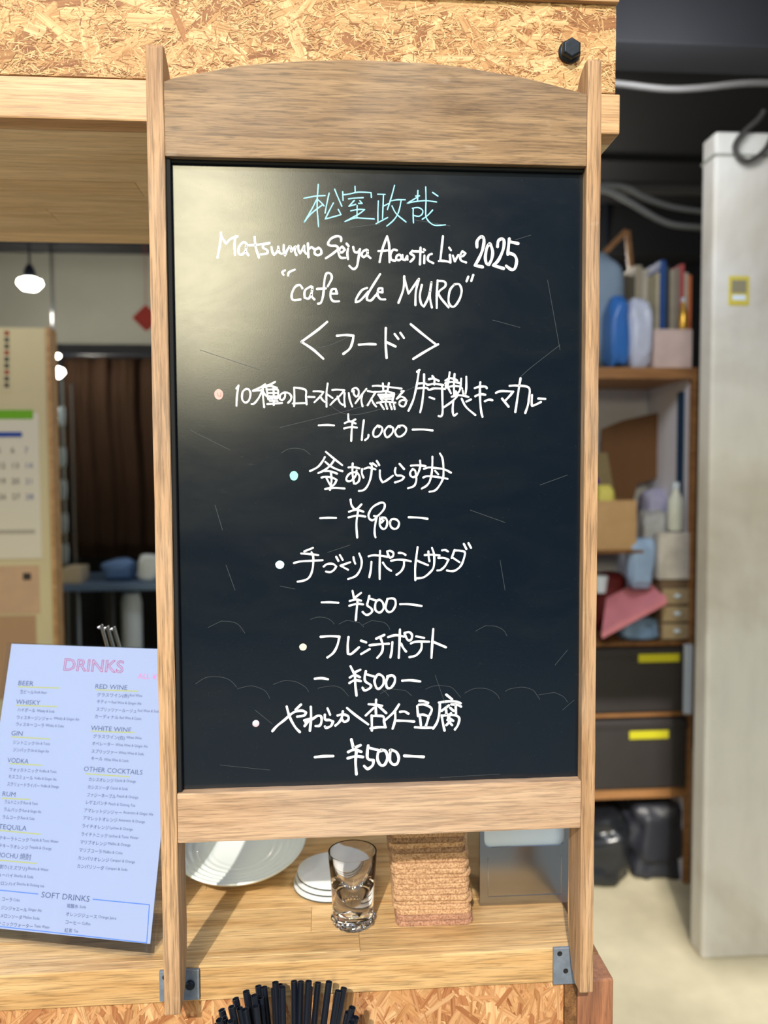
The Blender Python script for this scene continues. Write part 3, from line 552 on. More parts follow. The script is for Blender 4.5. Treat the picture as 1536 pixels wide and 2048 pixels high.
# straws in a cup in front of the counter
cupc = Vector((at(578, 2100, Y=-.035).x, -.035, 0)); zcup = zb-.185
led = thing('cup_ledge', 'small oak ledge on the counter front below the sign', 'ledge', (cupc.x, YO, zcup-.012))
MB().box(cupc.x-.06, cupc.x+.06, -.09, YO-.001, zcup-.012, zcup).build('ledge_board', M_oak, led, bevel=.001)
MB().box(cupc.x-.05, cupc.x+.05, YO-.016, YO-.001, zcup-.05, zcup-.0122).build('ledge_bracket', M_oak, led, bevel=.001)
tc_ = thing('straw_cup', 'black cup holding straws in front of the counter', 'cup', (cupc.x, cupc.y, zcup))
MB().lathe([(.0005, .0005), (.034, .0005), (.041, .10), (.0395, .10), (.0325, .003), (.0005, .003)], (cupc.x, cupc.y, zcup), 40).build('cup_body', M_black, tc_, smooth=True)
tips = [(440, 485), (425, 545), (412, 572), (455, 535), (500, 465), (525, 415), (550, 475), (590, 370), (600, 398), (495, 552), (640, 395), (585, 480), (680, 410), (650, 460), (665, 338), (700, 345), (770, 315), (762, 355), (797, 328), (812, 345), (885, 308), (927, 310), (975, 308), (982, 345), (1033, 318), (1100, 312), (1157, 368), (1192, 350), (1243, 470), (1218, 500), (1265, 530), (1240, 560)]
Rs = random.Random(3); M_straw = M_black
ORD = 'leftmost second third fourth fifth sixth seventh eighth ninth tenth eleventh twelfth thirteenth fourteenth fifteenth sixteenth seventeenth eighteenth nineteenth twentieth twenty-first twenty-second twenty-third twenty-fourth twenty-fifth twenty-sixth twenty-seventh twenty-eighth twenty-ninth thirtieth thirty-first rightmost'.split()
rank = {t: i for i, t in enumerate(sorted(tips))}
for k, (tu, tv) in enumerate(tips):
    u, v = 300+tu/3.072, 1860+tv/3.072
    Yt = .030-(tv-308)/170*.045 + (-.012 if k % 3 == 1 else 0); Yt = max(-.06, min(.030, Yt))
    T = at(u, v+2, Y=Yt); r_ = math.hypot(T.x-cupc.x, T.y-cupc.y); f_ = min(1, .026/max(r_, .001))
    Bx, By = cupc.x+(T.x-cupc.x)*.34*f_*1.6+Rs.uniform(-.004, .004), cupc.y+(T.y-cupc.y)*.3+Rs.uniform(-.006, .006)
    B = Vector((Bx, By, zcup+.0045)); ax = (T-B).normalized(); ro = .0036
    mb = MB(); a_ = ax.orthogonal().normalized(); b_2 = ax.cross(a_); rg = []
    for (rad, q) in ((ro, B), (ro, T), (ro*.86, T), (ro*.86, B)):
        rg.append([mb.bm.verts.new(q+a_*rad*math.cos(2*PI*j/14)+b_2*rad*math.sin(2*PI*j/14)) for j in range(14)])
    for i in range(4):
        for j in range(14): mb.bm.faces.new((rg[i][j], rg[i][(j+1) % 14], rg[(i+1) % 4][(j+1) % 14], rg[(i+1) % 4][j]))
    o = mb.build('drinking_straw', M_straw, loc=tuple(B), smooth=True)
    tag(o, 'black plastic straw below the sign, %s by its tip from the left' % ORD[rank[(tu, tv)]], 'straw', 'black straws in the cup')

# ------------------------------------------------------------------ drinks menu in an acrylic holder
mP0 = Vector((-.2599, .0683, zc)); ps, al = .2426, .2855
md = Vector((-math.cos(ps), math.sin(ps), 0)); mn = Vector((math.sin(ps), math.cos(ps), 0)); mup = math.cos(al)*Vector((0, 0, 1))+math.sin(al)*mn
mnorm = md.cross(mup).normalized()
if mnorm.y > 0: mnorm = -mnorm
def pg(s, t, h=0): return mP0+md*s+mup*t+mnorm*h
def topage(u, v):
    d = _f+_r*((u-768)/F)-_u*((v-1024)/F); k = (mP0-CAM).dot(mnorm)/d.dot(mnorm); q = CAM+d*k-mP0
    return q.dot(md), q.dot(mup)
tm = thing('menu_stand', 'leaning clear acrylic stand with a pale blue drinks list, left of the sign', 'menu stand', tuple(pg(.118, 0, -.02)))
def slab(name, s0, s1, t0, t1, h0, h1, mat, parent, bevel=0):
    return MB().prism([pg(s0, t0, h0), pg(s1, t0, h0), pg(s1, t1, h0), pg(s0, t1, h0)], mnorm*(h1-h0)).build(name, mat, parent, bevel=bevel)
sheet = slab('menu_sheet', .004, .233, .014, .3465, -.0036, -.0030, M_page, tm)
slab('front_pane', -.0005, .2365, .004, .348, .0004, .0018, M_acr, tm)
slab('rear_pane', -.0005, .2365, .004, .348, -.0066, -.0052, M_acr, tm)
bp_ = [mP0, mP0+md*.236, mP0+md*.236+mn*.085, mP0+mn*.085]
MB().prism([p+Vector((0, 0, .0003)) for p in bp_], (0, 0, .0022)).build('base_plate', M_acr, tm)
def text_mesh(s, size=1.0, outline=False):
    cu = bpy.data.curves.new('t', 'FONT'); cu.body = s; cu.size = size; cu.resolution_u = 2
    if outline: cu.fill_mode = 'NONE'; cu.bevel_depth = .018*size; cu.bevel_resolution = 0; cu.resolution_u = 4
    o = bpy.data.objects.new('t', cu); COL.objects.link(o)
    dg = bpy.context.evaluated_depsgraph_get(); dg.update(); me = bpy.data.meshes.new_from_object(o.evaluated_get(dg))
    bpy.data.objects.remove(o); return me
class Txt:
    def __init__(s): s.V = []; s.F = []
    def add(s, body, u0, v, u1, hpx, outline=False, cap=.72):
        me = text_mesh(body, 1, outline)
        if not me.vertices: return
        xs = [q.co.x for q in me.vertices]; w0 = max(xs)-min(xs); x0 = min(xs)
        s0, t0 = topage(u0, v); s1, _t = topage(u1, v); wm = (s0-s1); k = (pg(s0, t0)-CAM).dot(_f)/F
        sy = hpx*k/cap; sx = wm/w0; b = len(s.V)
        for q in me.vertices:
            s.V.append(pg(s0-(q.co.x-x0)*sx, t0+q.co.y*sy, -.0029+.00004+min(.0004, abs(q.co.z)*.01)))
        s.F += [[b+i for i in p.vertices] for p in me.polygons]; bpy.data.meshes.remove(me)
    def bar(s, pts, wpx):
        for (a, c) in zip(pts[:-1], pts[1:]):
            s0, t0 = topage(*a); s1, t1 = topage(*c); k = (pg(s0, t0)-CAM).dot(_f)/F*wpx/2; dd = Vector((s1-s0, t1-t0)).normalized(); n_ = Vector((-dd.y, dd.x))*k; b = len(s.V)
            for (p, q) in ((s0+n_.x, t0+n_.y), (s1+n_.x, t1+n_.y), (s1-n_.x, t1-n_.y), (s0-n_.x, t0-n_.y)): s.V.append(pg(p, q, -.00284))
            s.F.append([b, b+1, b+2, b+3])
    def done(s, name, mat, label=None):
        me = bpy.data.meshes.new(name); me.from_pydata(s.V, [], s.F); o = link(name, me, mat, sheet)
        if label: o['label'] = label
        return o
Q = 4.518; c1_ = lambda x, y: (x/Q, 1260+y/Q); c2_ = lambda x, y: (x/Q, 1580+y/Q)
hd = Txt(); jp = Txt(); en = Txt(); pk = Txt(); ul = Txt(); bx = Txt()
def H1(t, x0, y, x1, h=42): hd.add(t, *c1_(x0, y), x1/Q, h/Q)
def H2(t, x0, y, x1, h=42): hd.add(t, *c2_(x0, y), x1/Q, h/Q)
def J(c, j, x0, y, x1, e=None, e0=0, ye=0, e1=0):
    p = c(x0, y); jp.add(j, p[0], p[1], x1/Q, 32/Q, cap=.82)
    if e: p = c(e0, ye); en.add(e, p[0], p[1], e1/Q, 24/Q)
pk.add('DRINKS', *c1_(560, 362), 1105/Q, 108/Q, True); pk.add('ALL ¥5', *c1_(1235, 438), 1432/Q, 48/Q)
for a_ in (('BEER', 152, 498, 290), ('WHISKY', 130, 668, 350), ('GIN', 88, 952, 190), ('VODKA', 52, 1197, 245), ('RUM', 8, 1502, 125), ('RED WINE', 850, 528, 1140), ('WHITE WINE', 808, 905, 1175), ('OTHER COCKTAILS', 745, 1276, 1280)): H1(*a_)
H2('TEQUILA', -28, 352, 228); H2('SHOCHU 焼酎', -70, 606, 270); H2('SOFT DRINKS', 360, 975, 800, 50)
J(c1_, '生ビール', 168, 572, 290, 'Draft Beer', 296, 572, 412)
J(c1_, 'ハイボール', 145, 735, 305, 'Whisky & Soda', 318, 740, 480)
J(c1_, 'ウィスキージンジャー', 138, 803, 460, 'Whisky & Ginger Ale', 473, 808, 705)
J(c1_, 'ウィスキーコーラ', 130, 865, 385, 'Whisky & Coke', 398, 872, 565)
J(c1_, 'ジントニック', 105, 1030, 298, 'Gin & Tonic', 308, 1035, 440)
J(c1_, 'ジンバック', 105, 1097, 257, 'Gin & Ginger Ale', 265, 1100, 430)
J(c1_, 'ウォッカトニック', 72, 1275, 330, 'Vodka & Tonic', 340, 1285, 500)
J(c1_, 'モスコミュール', 62, 1340, 285, 'Vodka & Ginger Ale', 295, 1350, 500)
J(c1_, 'スクリュードライバー', 50, 1407, 345, 'Vodka & Orange', 355, 1420, 520)
J(c2_, 'ラムトニック', 28, 122, 190, 'Rum & Tonic', 200, 130, 330)
J(c2_, 'ラムバック', 20, 192, 180, 'Rum & Ginger Ale', 190, 200, 360)
J(c2_, 'ラムコーク', 8, 260, 165, 'Rum & Coke', 175, 266, 300)
J(c2_, 'テキーラトニック', -22, 450, 248, 'Tequila & Tonic Water', 258, 462, 518)
J(c2_, 'テキーラオレンジ', -25, 520, 242, 'Tequila & Orange', 250, 530, 455)
J(c2_, '水割り(ミズワリ)', -55, 708, 230, 'Shochu & Water', 237, 722, 428)
J(c2_, 'チューハイ', -65, 780, 102, 'Shochu & Soda', 112, 788, 288)
J(c2_, 'ウーロンハイ', -75, 855, 128, 'Shochu & Oolong tea', 137, 862, 388)
J(c2_, 'コーラ', 3, 1005, 95, 'Coke', 107, 1008, 165)
J(c2_, 'ジンジャエール', -5, 1083, 232, 'Ginger Ale', 240, 1095, 365)
J(c2_, 'メロンソーダ', -10, 1155, 188, 'Melon Soda', 197, 1165, 345)
J(c2_, 'トニックウォーター', -22, 1225, 285, 'Tonic Water', 295, 1245, 438)
J(c2_, '炭酸水', 590, 1065, 695, 'Soda', 707, 1070, 765)
J(c2_, 'オレンジジュース', 583, 1140, 865, 'Orange Juice', 877, 1162, 1040)
J(c2_, 'コーヒー', 578, 1213, 715, 'Coffee', 727, 1222, 805)
J(c2_, '紅茶', 570, 1288, 640, 'Tea', 652, 1290, 692)
J(c1_, 'グラスワイン(赤)', 865, 598, 1155, 'Red Wine', 1162, 600, 1275)
J(c1_, 'キティー', 865, 660, 990, 'Red Wine & Ginger Ale', 998, 664, 1268)
J(c1_, 'スプリッツァールージュ', 860, 730, 1222, 'Red Wine & Soda', 1235, 738, 1432)
J(c1_, 'カーディナル', 845, 795, 1060, 'Red Wine & Cassis', 1070, 803, 1268)
J(c1_, 'グラスワイン(白)', 830, 975, 1118, 'White Wine', 1130, 982, 1270)
J(c1_, 'オペレーター', 820, 1040, 1020, 'White Wine & Ginger Ale', 1032, 1048, 1325)
J(c1_, 'スプリッツァー', 815, 1110, 1050, 'White Wine & Soda', 1060, 1120, 1290)
J(c1_, 'キール', 812, 1175, 915, 'White Wine & Cassis', 928, 1182, 1152)
J(c1_, 'カシスオレンジ', 790, 1365, 1015, 'Cassis & Orange', 1025, 1370, 1218)
J(c1_, 'カシスソーダ', 780, 1435, 975, 'Cassis & Soda', 985, 1440, 1145)
J(c2_, 'ファジーネーブル', 775, 60, 1035, 'Peach & Orange', 1045, 68, 1240)
J(c2_, 'レゲエパンチ', 765, 128, 958, 'Peach & Oolong Tea', 970, 138, 1213)
J(c2_, 'アマレットジンジャー', 748, 200, 1090, 'Amaretto & Ginger Ale', 1102, 215, 1375)
J(c2_, 'アマレットオレンジ', 740, 270, 1050, 'Amaretto & Orange', 1060, 285, 1300)
J(c2_, 'ライチオレンジ', 730, 342, 972, 'Lychee & Orange', 980, 355, 1190)
J(c2_, 'ライチトニック', 722, 415, 960, 'Lychee & Tonic Water', 972, 428, 1243)
J(c2_, 'マリブオレンジ', 712, 488, 955, 'Malibu & Orange', 965, 498, 1170)
J(c2_, 'マリブコーラ', 703, 560, 908, 'Malibu & Coke', 920, 572, 1097)
J(c2_, 'カンパリオレンジ', 693, 632, 975, 'Campari & Orange', 985, 648, 1210)
J(c2_, 'カンパリソーダ', 685, 706, 930, 'Campari & Soda', 942, 720, 1142)
for c, x0, y0, x1, y1 in ((c1_, 150, 512, 530, 524), (c1_, 130, 680, 505, 692), (c1_, 85, 965, 440, 986), (c1_, 70, 1207, 370, 1224), (c1_, 0, 1522, 260, 1534), (c1_, 855, 540, 1235, 553), (c1_, 808, 914, 1205, 928), (c1_, 760, 1300, 1160, 1328), (c2_, -20, 368, 355, 403), (c2_, -20, 638, 320, 668)):
    ul.bar([c(x0, y0), c(x1, y1)], 2.4)
bx.bar([c2_(-60, 905), c2_(332, 945)], 1.8); bx.bar([c2_(825, 992), c2_(1340, 1042), c2_(1315, 1388), c2_(-60, 1234)], 1.8)
hd.done('heading_lettering', M_ink2, 'grey blue drink headings'); jp.done('item_lettering', M_ink, 'navy lettering of the drink names'); en.done('small_lettering', M_ink2, 'small grey blue translations')
pk.done('title_lettering', M_pinkink, 'pink outlined title and price'); ul.done('underline', M_line, 'yellow green rules under the headings'); bx.done('border_line', M_blueink, 'blue frame of the lower box')
# metal tongs behind the menu
tb = at(225, 1420, Y=.30); tt = thing('metal_tongs', 'thin steel tongs standing behind the drinks list', 'tongs', (tb.x, .30, zc))
for k, (u, du) in enumerate(((203, 0), (215, 3), (228, 6))):
    a_ = at(u, 1250+k*2, Y=.30+k*.004); b_2 = at(u+28, 1350, Y=.30+k*.004); b3 = a_+(b_2-a_)*((a_.z-zc-.002)/(a_.z-b_2.z))
    MB().tube([a_+Vector((-.004, 0, -.004)), a_, b_2, b3], .0024, 10).build('wire_arm', M_steelb, tt, smooth=True)

# ------------------------------------------------------------------ background right: pillar, shelving and its contents
def X(u, v, Y): return at(u, v, Y=Y).x
def Z(u, v, Y): return at(u, v, Y=Y).z
def pbox(name, u0, v0, u1, v1, Y, dep, mat, label=None, cat=None, bevel=.003, group=None, parent=None, z0=None, part=None):
    x0, x1 = X(u0, v1, Y), X(u1, v1, Y); za = Z((u0+u1)/2, v1, Y) if z0 is None else z0; zt2 = Z((u0+u1)/2, v0, Y)
    o = MB().box(x0, x1, Y, Y+dep, za, zt2).build(name, mat, parent, loc=((x0+x1)/2, Y+dep/2, za), bevel=bevel)
    if label: tag(o, label, cat, group)
    return o
def lump(name, u0, v0, u1, v1, Y, dep, mat, label, cat, seed=1, amp=.25, group=None, z0=None, fr=3.0):
    x0, x1 = X(u0, v1, Y), X(u1, v1, Y); za = Z((u0+u1)/2, v1, Y) if z0 is None else z0; zt2 = Z((u0+u1)/2, v0, Y)
    c = Vector(((x0+x1)/2, Y+dep/2, (za+zt2)/2)); h = Vector(((x1-x0)/2, dep/2, (zt2-za)/2)); bm = bmesh.new()
    bmesh.ops.create_icosphere(bm, subdivisions=4, radius=1); so_ = Vector((seed*7.3, seed*1.7, seed*3.1))
    for v in bm.verts:
        n_ = noise.noise(v.co*fr*.5+so_)+.5*abs(noise.noise(v.co*fr*1.4+so_)); p = v.co*(1+amp*n_*1.5)
        q = [math.copysign(min(1, abs(e))**.62, e) for e in p]; v.co = Vector((c.x+q[0]*h.x, c.y+q[1]*h.y, max(za, c.z+q[2]*h.z)))
    for f in bm.faces: f.smooth = True
    me = bpy.data.meshes.new(name); bm.to_mesh(me); bm.free(); o = link(name, me, mat, None, (c.x, c.y, za)); return tag(o, label, cat, group)
M_pillar, pn, pb = newmat('white_paint', srgb(214, 212, 206), .7, 0, .3)
v_ = nz(pn, coords(pn, (1.6, 1.6, 1.6), False), 1, 5, .6, .4); v2_ = nz(pn, coords(pn, (22, 22, 6), False), 1, 4, .6)
pn.links.new(mixc(pn, mixc(pn, srgb(216, 214, 208), srgb(178, 166, 146), ramp(pn, v_, [(.46, G(0)), (.72, G(.8))]), 'MIX'), ramp(pn, v2_, [(.3, G(.93)), (.6, G(1))])), pb.inputs['Base Color'])
YPi = 1.55; xp0 = X(1412, 1400, YPi)
pil = thing('white_pillar', 'white painted concrete pillar at the right edge', 'pillar', (xp0+.3, YPi+.2, 0))
zpt = Z(1450, 262, YPi)
MB().box(xp0, xp0+.6, YPi, YPi+.085, 0, zpt).build('pillar_body', M_pillar, pil, bevel=.012, seg=3)
MB().box(xp0-.003, xp0+.603, YPi-.003, YPi+.088, zpt-.075, zpt-.066).build('ledge_groove', M_wallg, pil, bevel=.002)
M_sty = plain('yellow_sticker', srgb(206, 190, 80), .6); M_stg = plain('grey_print', srgb(140, 134, 110), .6)
stk = thing('yellow_sticker', 'small yellow and grey sticker on the white pillar', 'sticker', tuple(at(1478, 608, Y=YPi-.001)))
pbox('sticker_back', 1457, 552, 1498, 611, YPi-.0016, .0014, M_sty, parent=stk, bevel=0); pbox('printed_area', 1463, 560, 1493, 586, YPi-.0022, .0005, M_stg, parent=stk, bevel=0); pbox('printed_area', 1465, 590, 1491, 600, YPi-.0022, .0005, M_napkin, parent=stk, bevel=0)
M_cable = plain('grey_cable', srgb(62, 60, 58), .6); M_cable2 = plain('pale_conduit', srgb(108, 110, 108), .5)
def cable(name, pts, Y, r, mat, label, cat='cable', sub=4):
    q = smoothline([tuple(p) for p in pts], sub); W = [at(u, v, Y=Y) for u, v in q]
    if cat == 'pipe' or name == 'electric_conduit': W.append(Vector((3.199, Y, W[-1].z)))
    elif cat == 'cable' and pts[-1][0] < 1500: W.append(Vector((3.199, Y, W[-1].z)))
    return tag(MB().tube(W, r, 10).build(name, mat, loc=tuple(W[0]), smooth=True), label, cat)
cable('electric_conduit', [(1150, 160), (1240, 168), (1330, 178), (1400, 176), (1500, 166), (1600, 168)], 1.18, .0085, M_cable, 'grey cable running along the dark ceiling above the pillar')
cable('electric_conduit', [(1130, 375), (1250, 375), (1400, 378), (1520, 380)], 2.6, .026, M_cable, 'thick grey pipe along the dark wall left of the pillar', 'pipe')
cable('electric_cable', [(1130, 372), (1240, 372), (1290, 395), (1350, 415), (1450, 428)], 2.3, .011, M_cable2, 'upper drooping pale cable left of the pillar')
cable('electric_cable', [(1130, 370), (1210, 380), (1260, 405), (1330, 445), (1400, 455), (1480, 458)], 2.2, .012, M_cable2, 'lower drooping pale cable left of the pillar')
cable('electric_cable', [(1528, 222), (1515, 240), (1490, 262), (1470, 290), (1478, 315), (1500, 322), (1530, 300), (1545, 270)], 1.52, .008, M_cable, 'looped grey cable hanging over the top of the pillar')
# spot lamp glow seen past the right post
M_bulb = bpy.data.materials.new('warm_bulb'); M_bulb.use_nodes = True; bb = M_bulb.node_tree.nodes['Principled BSDF']; bb.inputs['Emission Color'].default_value = (1, .95, .78, 1); bb.inputs['Emission Strength'].default_value = 22
p = at(1213, 396, Y=3.1); tl = thing('ceiling_spotlight', 'small lit spotlight far back beside the right post', 'lamp', tuple(p))
MB().sphere(p, .016, 3).build('bulb', M_bulb, tl, smooth=True); MB().tube([p+Vector((0, 0, .014)), p+Vector((0, 0, .06)), Vector((p.x, p.y, 2.62))], [.02, .024, .006], 14).build('lamp_holder', M_black, tl, smooth=True)
# shelving unit
YS = 2.0
xs0, xs1 = X(1120, 1000, YS), X(1392, 1000, YS); zP = lambda v: Z(1290, v, YS)
su = thing('shelving_unit', 'tall open wooden shelving crammed with bags, boxes and books', 'shelving', ((xs0+xs1)/2, YS+.2, 0))
M_backp = plain('pale_back_board', srgb(232, 234, 246), .8)
for x in (xs0, xs1-.02):
    MB().box(x, x+.02, YS, YS+.025, 0, zP(757)-.0002).build('upright', M_shelfw, su, bevel=.002); MB().box(x, x+.0199, YS+.0252, YS+.42, 0, zP(757)-.0002).build('side_panel', M_backp, su)
MB().box(xs0+.021, xs1-.021, YS+.405, YS+.418, zP(1420), zP(745)).build('back_board', M_backp, su)
MB().box(xs0+.0, xs1, YS+.405, YS+.425, zP(757), zP(1)*0+zP(495)).box(xs0, xs1, YS+.400, YS+.4049, zP(520), zP(495)).build('back_board', M_brown, su)
shelf_v = [(735, 757), (1284, 1292), (1424, 1433), (1576, 1596)]
for (a_, b_2) in shelf_v: MB().box(xs0+(.0205 if a_ > 740 else 0), xs1-(.0205 if a_ > 740 else 0), YS-.002, YS+.404, zP(b_2), zP(a_)).build('shelf_board', M_shelfw if a_ != 1284 else M_brown, su, bevel=.002)
MB().box(xs0+.0205, X(1292, 1104, YS), YS+.02, YS+.404, zP(1108), zP(1101)).build('shelf_board', M_brown, su, bevel=.002)
z1 = zP(735)+.0005; z2 = zP(1284)+.0005; z3 = zP(1101)+.0005
C3 = lambda n, r, g, b, **k: plain(n, srgb(r, g, b), k.get('rough', .6), mottle=k.get('m', .12), ms=14)
lump('stuffed_sack', 1150, 492, 1256, 735, YS+.14, .22, C3('slate_cloth', 142, 162, 182), 'big slate blue sack on the upper shelf beside the right post', 'sack', 2, .12, z0=z1)
lump('plastic_bag', 1222, 588, 1262, 735, YS+.02, .11, C3('blue_plastic', 60, 118, 196, rough=.3), 'bright blue plastic bag in front of the slate sack', 'bag', 5, .2, z0=z1)
lump('plastic_bag', 1258, 592, 1308, 737, YS+.03, .14, C3('white_plastic', 206, 212, 232, rough=.35), 'white plastic bag between the blue bag and the pink box', 'bag', 8, .2, z0=z1)
fr = thing('wooden_frame', 'slanted bare wooden frame leaning behind the slate sack', 'frame', tuple(at(1262, 735, Y=YS+.38)))
def bar(name, a, b, w_, d_, mat, parent):
    a, b = Vector(a), Vector(b); ax = (b-a).normalized(); M3 = Matrix((ax.cross(Vector((0, 1, 0))).normalized(), Vector((0, 1, 0)), ax)).transposed()
    MB().obox((a+b)/2, w_, d_, (b-a).length, M3).build(name, mat, parent, bevel=.001)
bar('frame_side', at(1254, 462, Y=YS+.385), at(1280, 722, Y=YS+.385), .020, .016, M_shelfw, fr); bar('frame_side', at(1252, 462, Y=YS+.385), at(1195, 520, Y=YS+.385), .020, .016, M_shelfw, fr); bar('frame_side', at(1195, 520, Y=YS+.385), at(1205, 722, Y=YS+.385), .020, .016, M_shelfw, fr)
pk_b = pbox('carton', 1309, 658, 1384, 730, YS+.03, .26, C3('pale_pink_card', 224, 200, 192), 'pale pink carton under the row of books', 'box', z0=z1)
zbk = Z(1346, 658, YS+.03)+.0006
books = [(1312, 545, 1319, (200, 190, 160)), (1320, 520, 1331, (44, 84, 150)), (1332, 532, 1339, (60, 66, 70)), (1340, 540, 1350, (170, 160, 140)), (1351, 536, 1359, (150, 140, 128)), (1360, 528, 1368, (196, 92, 92)), (1369, 545, 1376, (206, 196, 176)), (1377, 550, 1383, (222, 120, 70))]
nmc = ['cream', 'blue', 'black', 'beige', 'grey brown', 'red', 'ivory', 'orange']
for (u0, v0, u1, c_), nm in zip(books, nmc):
    Yb = YS+.13; x0, x1 = X(u0, 600, Yb), X(u1, 600, Yb); zt2 = Z(u0, v0, Yb); t = thing('book', '%s spined book standing on the pale pink carton' % nm, 'book', ((x0+x1)/2, Yb+.07, zbk), 'books on the upper shelf')
    MB().box(x0, x1, Yb, Yb+.15, zbk, zt2).build('cover', C3('cover_'+nm.replace(' ', '_'), *c_), t, bevel=.0015); MB().box(x0+.0015, x1-.0015, Yb+.004, Yb+.1505, zbk+.004, zt2+.0004).build('pages', M_napkin, t)
for i, (u0, u1, v0, c_, nm) in enumerate(((1270, 1283, 530, (176, 164, 140), 'tan'), (1284, 1296, 538, (196, 188, 170), 'pale grey'), (1297, 1306, 560, (40, 40, 46), 'black'))):
    Yb = YS+.2; t = thing('file_folder', 'tall %s file standing behind the white plastic bag' % nm, 'folder', ((X(u0, 600, Yb)+X(u1, 600, Yb))/2, Yb+.08, z1))
    MB().box(X(u0, 600, Yb), X(u1, 600, Yb), Yb, Yb+.17, z1, Z(u0, v0, Yb)).build('cover', C3('file_'+nm.replace(' ', '_'), *c_), t, bevel=.002); MB().box(X(u0, 600, Yb)+.002, X(u1, 600, Yb)-.002, Yb+.01, Yb+.165, z1+.01, Z(u0, v0, Yb)+.0005).build('papers', M_napkin, t)
gb = at(1366, 656, Y=YS+.07); tgb = thing('gold_bottle', 'small golden bottle in front of the red book', 'bottle', (gb.x, gb.y, zbk)); M_gold = plain('gold_foil', srgb(220, 170, 70), .3, .7)
MB().lathe([(.001, 0), (.015, 0), (.017, .01), (.017, .06), (.008, .085), (.006, .105), (.001, .105)], (gb.x, gb.y, zbk), 24).build('bottle_body', M_gold, tgb, smooth=True); MB().lathe([(.001, .1055), (.0075, .1055), (.0075, .12), (.001, .12)], (gb.x, gb.y, zbk), 20).build('cap', M_napkin, tgb, smooth=True)
# middle compartment
Yc = YS+.3; cs = [(1203, 858), (1245, 841), (1366, 814), (1366, 932), (1300, 962), (1276, 968), (1240, 1096), (1203, 1096)]
tag(MB().prism([at(u, v, Y=Yc) for u, v in cs], (0, .006, 0)).build('cardboard_sheet', C3('brown_card', 112, 76, 44), loc=tuple(at(1220, 1096, Y=Yc)), bevel=.001), 'dark brown cardboard sheet leaning behind the open box', 'cardboard')
tbn = pbox('ring_binder', 1361, 782, 1383, 1283, YS+.06, .06, C3('navy_binder', 22, 66, 104), 'dark teal binder standing by the right upright of the shelving', 'binder', z0=z2, bevel=.003)
cb = thing('open_carton', 'open tan cardboard box on the short shelf beside the right post', 'box', tuple(at(1230, 1100, Y=YS+.03))); M_card = C3('tan_card', 196, 160, 116); M_card2 = C3('olive_card', 140, 124, 88)
x0, x1 = X(1165, 1050, YS+.03), X(1273, 1050, YS+.03); zt2 = Z(1240, 1001, YS+.03)
MB().box(x0, x1, YS+.03, YS+.034, z3, zt2).build('front_wall', M_card, cb); MB().box(x1-.004, x1, YS+.0345, YS+.24, z3, zt2).build('side_wall', M_card, cb); MB().box(x0, x0+.004, YS+.0345, YS+.24, z3, zt2).build('side_wall', M_card, cb); MB().box(x0, x1, YS+.2405, YS+.2445, z3, zt2).build('rear_wall', M_card, cb); MB().box(x0+.005, x1-.005, YS+.035, YS+.24, z3, z3+.003).build('base', M_card, cb)
MB().prism([(x0+.004, YS+.242, zt2), (x1-.002, YS+.242, zt2), (x1-.03, YS+.262, Z(1250, 905, YS+.25)), (x0+.02, YS+.262, Z(1250, 905, YS+.25))], (0, .003, 0)).build('flap', M_card2, cb)
lump('yellow_packet', 1196, 970, 1232, 1012, YS+.08, .09, C3('yellow_wrap', 226, 216, 110), 'yellow packet sticking out of the open tan box', 'packet', 3, .2, z0=z3+.0035)
lump('purple_packet', 1176, 955, 1206, 990, YS+.18, .05, C3('purple_wrap', 84, 30, 150), 'purple packet at the back of the open tan box', 'packet', 4, .2, z0=z3+.0035)
lump('plastic_bag', 1290, 1020, 1360, 1176, YS+.10, .16, C3('grey_white_plastic', 186, 188, 192, m=.35), 'crumpled grey white plastic bag right of the open tan box', 'bag', 12, .3, z0=zP(1178)+.002)
lump('plastic_bag', 1296, 978, 1358, 1050, YS+.20, .14, C3('lilac_plastic', 172, 172, 206), 'lilac plastic bag on top of the pile by the binder', 'bag', 14, .3, z0=zP(1060))
lump('plastic_bag', 1262, 1078, 1312, 1182, YS+.02, .08, C3('pale_blue_plastic', 158, 186, 226), 'pale blue plastic bag in front of the grey white bag', 'bag', 17, .25, z0=zP(1180))
wb = at(1352, 972, Y=YS+.045); twb = thing('white_bottle', 'squat white bottle in front of the teal binder', 'bottle', (wb.x, wb.y, zP(1064)))
MB().lathe([(.001, 0), (.026, 0), (.03, .008), (.03, .11), (.016, .14), (.012, .155), (.001, .155)], (wb.x, wb.y, zP(1064)), 28).build('bottle_body', C3('white_bottle_plastic', 218, 224, 216, rough=.3), twb, smooth=True); MB().lathe([(.001, .1555), (.014, .1555), (.014, .18), (.001, .18)], (wb.x, wb.y, zP(1064)), 20).build('cap', M_napkin, twb, smooth=True)
pbox('white_carton', 1318, 1066, 1384, 1160, YS+.005, .05, C3('white_card', 214, 210, 206, m=.3), 'white printed carton below the squat white bottle', 'box', z0=zP(1160)) 
dr = thing('mini_drawers', 'small stack of tan drawers under the white carton', 'drawer unit', tuple(at(1354, 1284, Y=YS+.03))); x0, x1 = X(1324, 1230, YS), X(1384, 1230, YS)
MB().box(x0, x1, YS+.012, YS+.2, z2, zP(1161)).build('cabinet_body', C3('drawer_body', 120, 100, 80), dr, bevel=.002)
for k in range(3):
    za = z2+.008+k*.065; f_ = MB().box(x0+.005, x1-.005, YS+.002, YS+.0115, za, za+.055).build('drawer', C3('drawer_front', 180, 160, 128), dr, bevel=.002)
    MB().sphere(((x0+x1)/2, YS-.004, za+.03), .011, 2, (1.3, .6, .8)).build('knob', M_napkin, f_, smooth=True)
